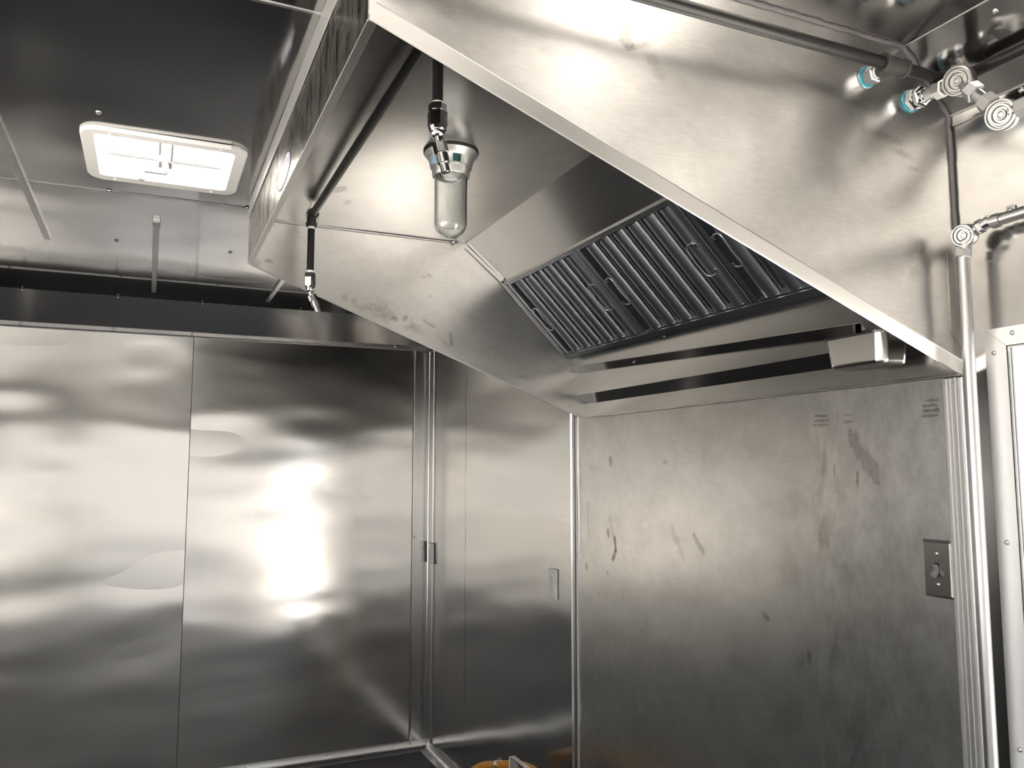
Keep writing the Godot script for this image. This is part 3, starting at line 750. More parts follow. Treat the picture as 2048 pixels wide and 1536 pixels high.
	for st in [[-0.075, -0.012, -0.058, 0.014], [-0.058, 0.014, -0.04, -0.02], [-0.02, -0.024, -0.005, 0.024], [-0.005, 0.024, 0.012, -0.024], [0.03, -0.02, 0.045, 0.02], [0.045, 0.02, 0.07, 0.016]]:
		var p := Vector2(st[0], st[1])
		var q := Vector2(st[2], st[3])
		var w := (q - p).orthogonal().normalized() * 0.0055
		part("letter_stroke", MB.new().prism([p - w, q - w, q + w, p + w], o + V(2.535, 2.2085, HF + 0.0018), Vector3.RIGHT, Vector3.UP, V(0, 0, 0.0002)), M.white, badge)
	# sealant bead round the near end panel
	var bead := []
	var rad := []
	var path := [V(HX1 + 0.002, CY - 0.003, 0.9), V(HX1 + 0.002, CY - 0.003, 0.125), V(HX1 + 0.002, 2.236, 0.004), V(HX1 + 0.002, 1.99, 0.003)]
	for i in path.size() - 1:
		var m := int(path[i].distance_to(path[i + 1]) / 0.012)
		for k in m:
			bead.append(o + path[i].lerp(path[i + 1], float(k) / m) + V(rng.randf_range(-0.0006, 0.0006), rng.randf_range(-0.0006, 0.0006), rng.randf_range(-0.0006, 0.0006)))
			rad.append(0.0042 + 0.0012 * noise.get_noise_1d(bead.size() * 0.5) + (0.0025 if i == 1 and (k < 4 or k > m - 3) else 0.0) * rng.randf())
	part("sealant_bead", MB.new().tube(bead, rad, 8), M.caulk, h)

# end panel outline: sloped lower edge, cut back for the cove; a wavy sheet in x = px
func clip_sheet(o: Vector3, px: float, f: Callable, outer: bool) -> MB:
	var mb := MB.new()
	var nz := 48
	var ny := 22
	var P := []
	var N := []
	var U := []
	for i in nz + 1:
		var z := HF * i / nz
		var y0 := 1.7045 + (2.1615 - 1.7045) * z / HF
		var y1 := CY - 0.0005 if z > 0.121 else 2.236 + (z / 0.121) * (CY - 2.236)
		if not outer:
			y1 = minf(y1, 2.3085)
		for j in ny + 1:
			var y := lerpf(y0, y1, float(j) / ny)
			var h := 0.004
			var fade := clampf(minf(minf(z, HF - z), minf(y - y0, y1 - y)) / 0.03, 0.0, 1.0)
			var w: float = f.call(z, y - 1.7)
			var sa: float = (f.call(z + h, y - 1.7) - f.call(z - h, y - 1.7)) / (2 * h)
			var sb: float = (f.call(z, y - 1.7 + h) - f.call(z, y - 1.7 - h)) / (2 * h)
			P.append(o + V(px + w * fade, y, z))
			N.append(V(1, -sb, -sa).normalized())
			U.append(Vector2(z / HF, (y - 1.7) / 0.66))
	var c := ny + 1
	for i in nz:
		for j in ny:
			var k := i * c + j
			mb.squad(P[k], P[k + 1], P[k + 1 + c], P[k + c], N[k], N[k + 1], N[k + 1 + c], N[k + c], U[k], U[k + 1], U[k + 1 + c], U[k + c])
			var t := V(-0.0014, 0, 0)
			mb.squad(P[k] + t, P[k + 1] + t, P[k + 1 + c] + t, P[k + c] + t, -N[k], -N[k + 1], -N[k + 1 + c], -N[k + c], U[k], U[k + 1], U[k + 1 + c], U[k + c])
	return mb

# ---------------------------------------------------------------- baffle filters
func filters() -> void:
	# local: x along the wall, y up the slope, z out of the filter towards the room
	var yv := V(0, 1, 1).normalized()
	var zv := V(0, -1, 1).normalized()
	var w := 0.499
	var l := 0.352
	var labels := ["leftmost of the three dark baffle filters, against the far end of the hood", "middle one of the three dark baffle filters in the hood", "baffle filter nearest the camera, partly hidden by the hood's end panel"]
	var arc := []
	for k in 13:
		var t := PI * k / 12
		arc.append(Vector2(cos(t) * 0.0235, sin(t) * 0.016))
	for k in 13:
		var t := PI - PI * k / 12
		arc.append(Vector2(cos(t) * 0.0220, sin(t) * 0.0145 - 0.0008))
	var arc_back := []
	for p in arc:
		arc_back.append(Vector2(p.x * 1.02, -p.y * 0.35))
	var front := MB.new().prism(arc, V(0, 0.012, 0.0), Vector3.RIGHT, V(0, 0, 1), V(0, l - 0.03, 0), true).mesh()
	front.surface_set_material(0, M.baffle)
	var back := MB.new().prism(arc_back, V(0, 0.012, 0), Vector3.RIGHT, V(0, 0, 1), V(0, l - 0.03, 0), true).mesh()
	back.surface_set_material(0, M.baffle)
	for i in 3:
		var x0 := HX0 + 0.0075 + i * 0.504
		var t := thing("baffle_filter", labels[i], "filter", V(x0, 1.9345, 0.0725) + zv * 0.001, "baffle filters in the hood")
		t.basis = Basis(Vector3.RIGHT, yv, zv)
		var fr := MB.new()
		fr.box(V(0.0, 0.0, -0.035), V(0.030, l, 0.0), 0.0015)
		fr.box(V(w - 0.030, 0.0, -0.035), V(w, l, 0.0), 0.0015)
		part("frame_side", MB.new().box(V(0.0, 0.0, -0.035), V(0.022, l, 0.001), 0.0012), M.baffle, t)
		part("frame_side", MB.new().box(V(w - 0.022, 0.0, -0.035), V(w, l, 0.001), 0.0012), M.baffle, t)
		part("frame_side", MB.new().box(V(0.022, 0.0, -0.035), V(w - 0.022, 0.013, 0.0), 0.0012), M.baffle, t)
		part("frame_side", MB.new().box(V(0.022, l - 0.016, -0.035), V(w - 0.022, l, 0.0), 0.0012), M.baffle, t)
		for s in [0.0225, w - 0.0235]:
			part("frame_lip", MB.new().box(V(s, 0.012, -0.004), V(s + 0.0012, l - 0.016, 0.0035)), M.baffle, t)
		part("bottom_lip", MB.new().box(V(0.004, -0.001, 0.0), V(w - 0.004, 0.0045, 0.0025), 0.0006), M.alu, t)
		for k in 6:
			again("baffle", front, Transform3D(Basis(), V(0.0225 + (k + 0.5) * (w - 0.045) / 6.0 + 0.008, 0, -0.013)), t)
		for k in 7:
			again("rear_baffle", back, Transform3D(Basis(), V(clampf(0.0225 + k * (w - 0.045) / 6.0 + 0.008, 0.044, w - 0.044), 0, -0.022)), t)
		for s in [-1.0, 1.0]:
			var ex: float = 0.030 if s < 0 else w - 0.030
			var pts := []
			var y := 0.17
			for q in [Vector2(0.0, -0.042), Vector2(0.003, -0.047), Vector2(0.012, -0.051), Vector2(0.026, -0.051), Vector2(0.034, -0.046), Vector2(0.037, -0.036), Vector2(0.037, 0.0), Vector2(0.037, 0.036), Vector2(0.034, 0.046), Vector2(0.026, 0.051), Vector2(0.012, 0.051), Vector2(0.003, 0.047), Vector2(0.0, 0.042)]:
				pts.append(V(ex - s * q.x, y + q.y, 0.007 - 0.004 * absf(q.y) / 0.05 + (q.x * 0.12)))
			part("handle", MB.new().tube(pts, 0.0020, 8), M.alu, t)
			for sy in [-0.042, 0.042]:
				part("handle_eye", MB.new().box(V(ex - 0.006, y + sy - 0.006, 0.0), V(ex + 0.006, y + sy + 0.006, 0.006), 0.0012), M.baffle, t)

# ---------------------------------------------------------------- things in the hood
func hood_fittings() -> void:
	# grease cup: tapered pan with round corners
	var g := thing("grease_cup", "small stainless steel grease cup hanging below the gutter end", "cup", V(3.165, 1.735, 0.079))
	var ring := func(hw: float, hd: float, r: float, y: float) -> Array:
		var out := []
		for c in [[1, 1, 0.0], [-1, 1, 90.0], [-1, -1, 180.0], [1, -1, 270.0]]:
			for k in 6:
				var a := deg_to_rad(c[2] + 90.0 * k / 5)
				out.append([V(c[0] * (hw - r) + cos(a) * r, y, c[1] * (hd - r) + sin(a) * r), V(cos(a), 0, sin(a))])
		return out
	var mb := MB.new()
	var lv := [[0.064, 0.030, 0.016, 0.0, -1.0], [0.069, 0.035, 0.02, 0.0012, -0.75], [0.0725, 0.0385, 0.021, 0.005, -0.3], [0.074, 0.040, 0.022, 0.011, -0.08], [0.079, 0.044, 0.022, 0.064, -0.08]]
	for i in lv.size() - 1:
		var a: Array = ring.call(lv[i][0], lv[i][1], lv[i][2], lv[i][3])
		var b: Array = ring.call(lv[i + 1][0], lv[i + 1][1], lv[i + 1][2], lv[i + 1][3])
		for k in a.size():
			var j := (k + 1) % a.size()
			var d0: float = lv[i][4]
			var d1: float = lv[i + 1][4]
			var nm := func(n: Vector3, d: float) -> Vector3: return (n * (1.0 - absf(d)) + V(0, d, 0)).normalized()
			mb.squad(a[k][0], a[j][0], b[j][0], b[k][0], nm.call(a[k][1], d0), nm.call(a[j][1], d0), nm.call(b[j][1], d1), nm.call(b[k][1], d1))
		if i == 0:
			for k in a.size():
				mb.tri(Vector3.ZERO, a[k][0], a[(k + 1) % a.size()][0], Vector3.DOWN, Vector3.DOWN, Vector3.DOWN)
	part("pan", mb, M.pan, g)
	var rim := MB.new()
	var a: Array = ring.call(0.079, 0.044, 0.022, 0.064)
	var b: Array = ring.call(0.084, 0.049, 0.024, 0.0655)
	for k in a.size():
		var j := (k + 1) % a.size()
		rim.quad(a[k][0], a[j][0], b[j][0], b[k][0], Vector3.DOWN)
		rim.quad(a[k][0] + V(0, 0.003, 0), a[j][0] + V(0, 0.003, 0), b[j][0] + V(0, 0.002, 0), b[k][0] + V(0, 0.002, 0), Vector3.UP)
		rim.quad(b[k][0], b[j][0], b[j][0] + V(0, 0.002, 0), b[k][0] + V(0, 0.002, 0), b[k][1])
	part("rim", rim, M.pan, g)
	part("hanger", MB.new().box(V(-0.06, 0.0665, -0.047), V(0.06, 0.0685, 0.02), 0.0006).box(V(-0.06, 0.0685, -0.0475), V(0.06, 0.085, -0.046), 0.0004), M.strip, g)

	# vapour-proof light: cast housing and clear glass jar
	var lamp := thing("hood_light", "unlit cast aluminium hood light with clear glass jar", "light", V(2.566, 2.3075, 0.801))
	part("gasket", MB.new().lathe([Vector2(0, 0.0), Vector2(0.069, 0.0), Vector2(0.069, -0.0025), Vector2(0, -0.0025)], 40), M.dark, lamp)
	part("housing", MB.new().lathe([Vector2(0.0, -0.0025), Vector2(0.066, -0.0025), Vector2(0.0675, -0.006), Vector2(0.066, -0.0085), Vector2(0.0615, -0.013), Vector2(0.0565, -0.021), Vector2(0.0535, -0.032), Vector2(0.0515, -0.042), Vector2(0.0480, -0.043), Vector2(0.0470, -0.045), Vector2(0.0467, -0.062), Vector2(0.0455, -0.064), Vector2(0.0425, -0.064), Vector2(0.0425, -0.05), Vector2(0.0, -0.05)], 44), M.housing, lamp)
	part("socket", MB.new().lathe([Vector2(0, -0.05), Vector2(0.019, -0.05), Vector2(0.019, -0.066), Vector2(0.016, -0.068), Vector2(0.013, -0.062), Vector2(0, -0.062)], 24), M.ivory, lamp)
	var jar := [Vector2(0.0385, -0.052), Vector2(0.0405, -0.054), Vector2(0.0405, -0.058), Vector2(0.0395, -0.06), Vector2(0.0405, -0.062), Vector2(0.0408, -0.075)]
	for q in [0.12, 0.16, 0.18]:
		jar.append(Vector2(0.0405, -q))
	for k in range(1, 10):
		var t := PI / 2 * k / 9
		jar.append(Vector2(0.0405 * cos(t), -0.18 - 0.04 * sin(t)))
	var inner := []
	for k in range(9, 0, -1):
		var t := PI / 2 * k / 9
		inner.append(Vector2(0.0372 * cos(t), -0.18 - 0.0355 * sin(t)))
	for q in [0.18, 0.16, 0.12, 0.075, 0.062, 0.054]:
		inner.append(Vector2(0.0372, -q))
	var prof: Array = jar + inner
	prof.append(Vector2(0.0385, -0.052))
	part("glass_jar", MB.new().lathe(prof, 48), M.glass, lamp)
	var stick := func(a0: float, a1: float, y0: float, y1: float, mat: Material, called: String) -> void:
		var s := MB.new()
		for k in 6:
			var t0 := lerpf(a0, a1, k / 6.0)
			var t1 := lerpf(a0, a1, (k + 1) / 6.0)
			var r0 := 0.0542 - 0.055 * (y0 + 0.032) * -1.0 * 0.0
			var n0 := V(cos(t0), -0.2, sin(t0)).normalized()
			var n1 := V(cos(t1), -0.2, sin(t1)).normalized()
			var rt := lerpf(0.0569, 0.0517, clampf((-0.021 - y1) / 0.021, 0, 1))
			var rb := lerpf(0.0569, 0.0517, clampf((-0.021 - y0) / 0.021, 0, 1))
			s.squad(V(cos(t0) * rb, y0, sin(t0) * rb), V(cos(t1) * rb, y0, sin(t1) * rb), V(cos(t1) * rt, y1, sin(t1) * rt), V(cos(t0) * rt, y1, sin(t0) * rt), n0, n1, n1, n0, Vector2(k / 6.0, 0), Vector2((k + 1) / 6.0, 0), Vector2((k + 1) / 6.0, 1), Vector2(k / 6.0, 1))
		part(called, s, mat, lamp)
	var holo := plain(1, 1, 1, 0.35)
	var hi := Image.create(48, 48, false, Image.FORMAT_RGB8)
	for y in 48:
		for x in 48:
			var q := noise.get_noise_2d(x * 0.16, y * 0.16)
			hi.set_pixel(x, y, Color(0.12 + 0.18 * maxf(q, 0.0), 0.30 + 0.2 * q, 0.30 + 0.12 * sin(x * 0.25)))
	for r in [[30, 4, 12, 10, Color(0.02, 0.16, 0.17)], [30, 24, 10, 8, Color(0.04, 0.2, 0.32)]]:
		hi.fill_rect(Rect2i(r[0], r[1], r[2], r[3]), r[4])
	holo.albedo_texture = ImageTexture.create_from_image(hi)
	var ang := atan2(1.4597 - 0.801, 4.4076 - 2.566)
	stick.call(ang - 0.08, ang - 0.46, -0.0405, -0.0225, holo, "hologram_sticker")
	var li := Image.create(96, 64, false, Image.FORMAT_RGB8)
	li.fill(Color(0.60, 0.68, 0.78))
	for r in [[8, 10, 26, 5], [10, 20, 22, 3], [6, 28, 24, 5], [12, 38, 18, 3], [52, 34, 30, 3], [50, 40, 26, 3], [54, 47, 24, 3], [4, 52, 20, 8]]:
		li.fill_rect(Rect2i(r[0], r[1], r[2], r[3]), Color(0.16, 0.24, 0.4))
	for y in range(8, 30):
		for x in range(54, 76):
			var d := Vector2(x - 65, y - 19).length()
			if d < 10 and (d > 7.5 or absf(x - 65) < 2 or absf(y - 19) < 2):
				li.set_pixel(x, y, Color(0.12, 0.2, 0.36))
	var lab := plain(1, 1, 1, 0.45)
	lab.albedo_texture = ImageTexture.create_from_image(li)
	stick.call(ang + 1.25, ang + 0.42, -0.0225, -0.0415, lab, "approval_label")
	screws(lamp, [V(-0.6, -0.0075, 0.0).normalized() * 0.062], Vector3.DOWN, 0.003)

# a ball-jointed chrome spray nozzle hanging from p, tipped towards `lean`
func nozzle(parent: Node, p: Vector3, lean: Vector3) -> void:
	var nz := MB.new()
	nz.nut(p, p + V(0, -0.030, 0), 0.0175, 0.35)
	nz.rod(p + V(0, -0.012, 0), p + V(0, -0.034, 0), 0.0155, 20)
	var b := part("swivel_body", nz, M.chrome, parent)
	b.set_meta("label", "chrome swivel body of the spray nozzle")
	var s := MB.new()
	s.lathe([Vector2(0, 0.013), Vector2(0.0075, 0.0106), Vector2(0.0113, 0.0065), Vector2(0.013, 0), Vector2(0.0113, -0.0065), Vector2(0.0075, -0.0106), Vector2(0, -0.013)], 20, Transform3D(Basis(), p + V(0, -0.036, 0)))
	part("swivel_ball", s, M.chrome, parent)
	var d := lean.normalized()
	var q := p + V(0, -0.038, 0) + d * 0.006
	part("nozzle_tip", MB.new().rod(q, q + d * 0.012, 0.0085, 16).nut(q + d * 0.01, q + d * 0.030, 0.0125, 0.2).rod(q + d * 0.03, q + d * 0.048, 0.0108, 20).rod(q + d * 0.046, q + d * 0.064, 0.0082, 20), M.chrome, parent)

func pipes() -> void:
	# fire-suppression line inside the hood
	var z := 1.041
	var y := 2.279
	var t := thing("suppression_pipe", "black fire suppression pipe with two chrome nozzles inside the hood", "pipe", V(2.0, y, z))
	var o := -t.position
	part("pipe", MB.new().rod(V(0.012, 0, 0), o + V(HX1 - 0.003, y, z), 0.0107, 20), M.black_pipe, t)
	part("elbow", MB.new().tube([V(0.022, 0, 0), V(0.008, 0, 0), V(0.002, -0.003, 0), V(0.0, -0.01, 0), V(0, -0.03, 0)], [0.0135, 0.0135, 0.014, 0.0135, 0.0135], 18).rod(V(0, -0.022, 0), V(0, -0.034, 0), 0.0165, 20).rod(V(0.014, 0, 0), V(0.024, 0, 0), 0.0165, 20), M.iron, t)
	part("thread_tape", MB.new().rod(V(0, -0.034, 0), V(0, -0.042, 0), 0.0112, 18), M.tape, t)
	part("drop_pipe", MB.new().rod(V(0, -0.03, 0), V(0, -0.175, 0), 0.0105, 20), M.black_pipe, t)
	part("thread_tape", MB.new().rod(V(0, -0.168, 0), V(0, -0.177, 0), 0.0112, 18), M.tape, t)
	part("coupling", MB.new().rod(V(0, -0.176, 0), V(0, -0.190, 0), 0.0155, 20), M.iron, t)
	nozzle(t, V(0, -0.188, 0), V(0.03, -0.9, -0.36))
	# hanger wire at the elbow
	part("hanger_clip", MB.new().tube([V(0.02, 0.028, 0.003), V(0.016, 0.014, 0.014), V(0.004, 0.002, 0.018), V(-0.002, -0.02, 0.018), V(0.0, -0.022, 0.0), V(0.0, -0.02, -0.019), V(0.012, -0.002, -0.019), V(0.02, 0.006, -0.018)], 0.0013, 8), M.zinc, t)
	var d := o + V(3.15, y, 1.035)
	part("tee", MB.new().rod(o + V(3.13, y, z), o + V(3.17, y, z), 0.0145, 20).rod(d, d + V(0, -0.024, 0), 0.0145, 20), M.iron, t)
	part("drop_pipe", MB.new().rod(d + V(0, -0.01, 0), d + V(0, -0.137, 0), 0.0092, 20), M.black_pipe, t)
	part("thread_tape", MB.new().rod(d + V(0, -0.134, 0), d + V(0, -0.140, 0), 0.0098, 18), M.tape, t)
	part("coupling", MB.new().nut(d + V(0, -0.138, 0), d + V(0, -0.153, 0), 0.0155, 0.2), M.chrome, t)
	nozzle(t, d + V(0, -0.151, 0), V(0.03, -0.9, -0.2))

	# black pipe outside the near end panel, turning along the wall
	var px := 3.401
	var py := 2.259
	var b := thing("gas_pipe", "black iron pipe with tee running along the outside of the hood", "pipe", V(px, py, 0.085))
	o = -b.position
	part("pipe", MB.new().rod(o + V(px, py, 0.098), o + V(px, py, 1.12), 0.0112, 22), M.black_pipe, b)
	part("pipe", MB.new().rod(V(0.012, 0.001, -0.002), o + V(5.6, py + 0.003, 0.083), 0.0112, 22), M.black_pipe, b)
	part("elbow", MB.new().tube([V(0, 0, 0.03), V(0, 0, 0.014), V(0.003, 0, 0.004), V(0.013, 0.0005, 0.0), V(0.03, 0.001, -0.001)], 0.0155, 18), M.iron, b)
	part("tee", MB.new().rod(o + V(px, py, 0.216), o + V(px, py, 0.268), 0.0150, 22).rod(o + V(px, py, 0.212), o + V(px, py, 0.220), 0.0172, 22).rod(o + V(px, py, 0.262), o + V(px, py, 0.271), 0.0172, 22).rod(o + V(px, py, 0.242), o + V(px - 0.034, py + 0.006, 0.236), 0.0135, 20), M.iron, b)
	part("thread_tape", MB.new().rod(o + V(px - 0.033, py + 0.006, 0.236), o + V(px - 0.042, py + 0.0075, 0.2345), 0.0115, 18), M.tape, b)
	part("fitting", MB.new().nut(o + V(px - 0.041, py + 0.0075, 0.2345), o + V(HX1 + 0.006, py + 0.012, 0.2298), 0.0175, 0.4), M.zinc, b)
	part("seal_ring", MB.new().rod(o + V(HX1 + 0.0062, py + 0.012, 0.2298), o + V(HX1 + 0.0035, py + 0.0123, 0.2296), 0.0200, 28), M.cyan, b)
	part("washer", MB.new().rod(o + V(HX1 + 0.0035, py + 0.0123, 0.2296), o + V(HX1 + 0.0008, py + 0.0125, 0.2294), 0.0205, 28), M.zinc, b)
	part("cap", MB.new().rod(o + V(px, py, 1.115), o + V(px, py, 1.15), 0.0155, 22), M.iron, b)

	# cable line: seal, connector, corner pulleys, conduit
	var c := V(3.447, 2.231, 0.128)
	var t2 := thing("corner_pulley", "upper corner pulley in front of the black pipe, joined to a blue seal", "pulley", c, "corner pulleys")
	var seal := V(HX1 + 0.001, 2.247, 0.112)
	var dir := (c - seal).normalized()
	part("washer", MB.new().rod(seal - c, seal - c + dir * 0.003, 0.0225, 28), M.zinc, t2)
	part("seal_ring", MB.new().rod(seal - c + dir * 0.003, seal - c + dir * 0.0062, 0.0225, 28), M.cyan, t2)
	part("fitting", MB.new().nut(seal - c + dir * 0.006, seal - c + dir * 0.022, 0.0225, 0.1).nut(seal - c + dir * 0.023, seal - c + dir * 0.036, 0.0205, 0.6).rod(seal - c + dir * 0.02, seal - c + dir * 0.044, 0.014, 20), M.chrome, t2)
	part("nipple", MB.new().rod(seal - c + dir * 0.04, seal - c + dir * 0.07, 0.0118, 20), M.zinc, t2)
	part("nut", MB.new().nut(seal - c + dir * 0.066, seal - c + dir * 0.088, 0.0180, 0.3), M.zinc, t2)
	pulley_body(t2, Vector3.ZERO, -dir, V(0.55, -0.83, 0), 0.0272)
	var c2 := V(3.5205, 2.138, 0.122)
	var d2 := (c2 - c).normalized()
	part("nut", MB.new().nut(d2 * 0.026, d2 * 0.048, 0.0180, 0.2), M.zinc, t2)
	part("nipple", MB.new().rod(d2 * 0.046, d2 * 0.068, 0.0128, 20), M.zinc, t2)
	var t3 := thing("corner_pulley", "second corner pulley, lower right of the one by the blue seal", "pulley", c2, "corner pulleys")
	part("nut", MB.new().nut(-d2 * 0.052, -d2 * 0.026, 0.0185, 0.5), M.zinc, t3)
	pulley_body(t3, Vector3.ZERO, -d2, V(1, 0.02, 0), 0.0272)
	part("nut", MB.new().nut(V(0.026, 0, 0), V(0.05, 0, 0), 0.018, 0.2), M.zinc, t3)
	part("conduit", MB.new().rod(V(0.048, 0.0, 0), V(1.6, 0.02, 0), 0.0105, 20), M.zinc, t3)

	var c3 := V(3.381, 1.969, 0.046)
	var t4 := thing("corner_pulley", "corner pulley on top of the tall conduit beside the door frame", "pulley", c3, "corner pulleys")
	pulley_body(t4, Vector3.ZERO, V(-0.15, -1, 0), V(1, 0.3, 0), 0.0215)
	part("nut", MB.new().nut(V(-0.007, -0.020, -0.004), V(-0.011, -0.040, -0.004), 0.0150, 0.25), M.zinc, t4)
	var s2 := V(1, 0.22, 0).normalized()
	part("nut", MB.new().nut(s2 * 0.021 + V(0, 0.004, -0.004), s2 * 0.036 + V(0, 0.004, -0.004), 0.0135, 0.5), M.zinc, t4)
	part("fitting", MB.new().rod(s2 * 0.034 + V(0, 0.004, -0.004), s2 * 0.052 + V(0, 0.004, -0.004), 0.0108, 20).rod(s2 * 0.044 + V(0, 0.004, -0.004), s2 * 0.05 + V(0, 0.004, -0.004), 0.0122, 20), M.chrome, t4)

	var k1 := thing("conduit_pipe", "tall galvanised conduit standing between the hood and the door frame", "conduit", V(3.3655, 0.0, 0.040))
	part("tube", MB.new().rod(V(0, 0.05, 0), V(0.0045, 1.93, 0.002), 0.0113, 24), M.zinc, k1)
	part("foot_nut", MB.new().nut(V(0, 0.002, 0), V(0, 0.06, 0), 0.018), M.zinc, k1)
	var k2 := thing("conduit_pipe", "level galvanised conduit with a strap above the door frame", "conduit", c3 + V(0.048, 0.012, -0.004))
	part("tube", MB.new().rod(V(0.002, 0, 0), V(1.3, 0.02, 0), 0.0113, 24), M.zinc, k2)
	var st := MB.new()
	var loop := []
	for q in 11:
		var a := deg_to_rad(-100.0 + 200.0 * q / 10)
		loop.append(Vector2(cos(a) * 0.0122, sin(a) * 0.0122))
	for q in 11:
		var a := deg_to_rad(100.0 - 200.0 * q / 10)
		loop.append(Vector2(cos(a) * 0.0136, sin(a) * 0.0136))
	part("strap", st.prism(loop, V(0.006, 0, 0), V(0, 0, 1), Vector3.UP, V(0.016, 0, 0)), M.zinc, k2)
	part("strap_ear", MB.new().box(V(0.006, 0.010, -0.0415), V(0.022, 0.034, -0.038), 0.001), M.zinc, k2)
	screws(k2, [V(0.013, 0.024, -0.038)], V(0, 0, 1), 0.006, M.chrome)

# round cast corner-pulley housing with stepped rings, sockets towards da and db
func pulley_body(parent: Node, p: Vector3, da: Vector3, db: Vector3, r: float) -> void:
	var f := V(0.16, -0.22, 1).normalized()
	var t := facing(f, p - f * 0.011)
	part("housing", MB.new().lathe([Vector2(0, 0.021), Vector2(r * 0.16, 0.021), Vector2(r * 0.22, 0.0225), Vector2(r * 0.3, 0.0225), Vector2(r * 0.36, 0.0195), Vector2(r * 0.5, 0.0195), Vector2(r * 0.56, 0.0235), Vector2(r * 0.68, 0.0235), Vector2(r * 0.73, 0.021), Vector2(r * 0.8, 0.021), Vector2(r * 0.86, 0.0245), Vector2(r * 0.95, 0.0245), Vector2(r, 0.022), Vector2(r, 0.003), Vector2(r * 0.92, 0.0), Vector2(0, 0)], 40, t), M.castal, parent)
	for d in [da.normalized(), db.normalized()]:
		part("socket", MB.new().rod(p + d * r * 0.45 - f * 0.002, p + d * (r + 0.006) - f * 0.002, 0.0118, 22), M.castal, parent)

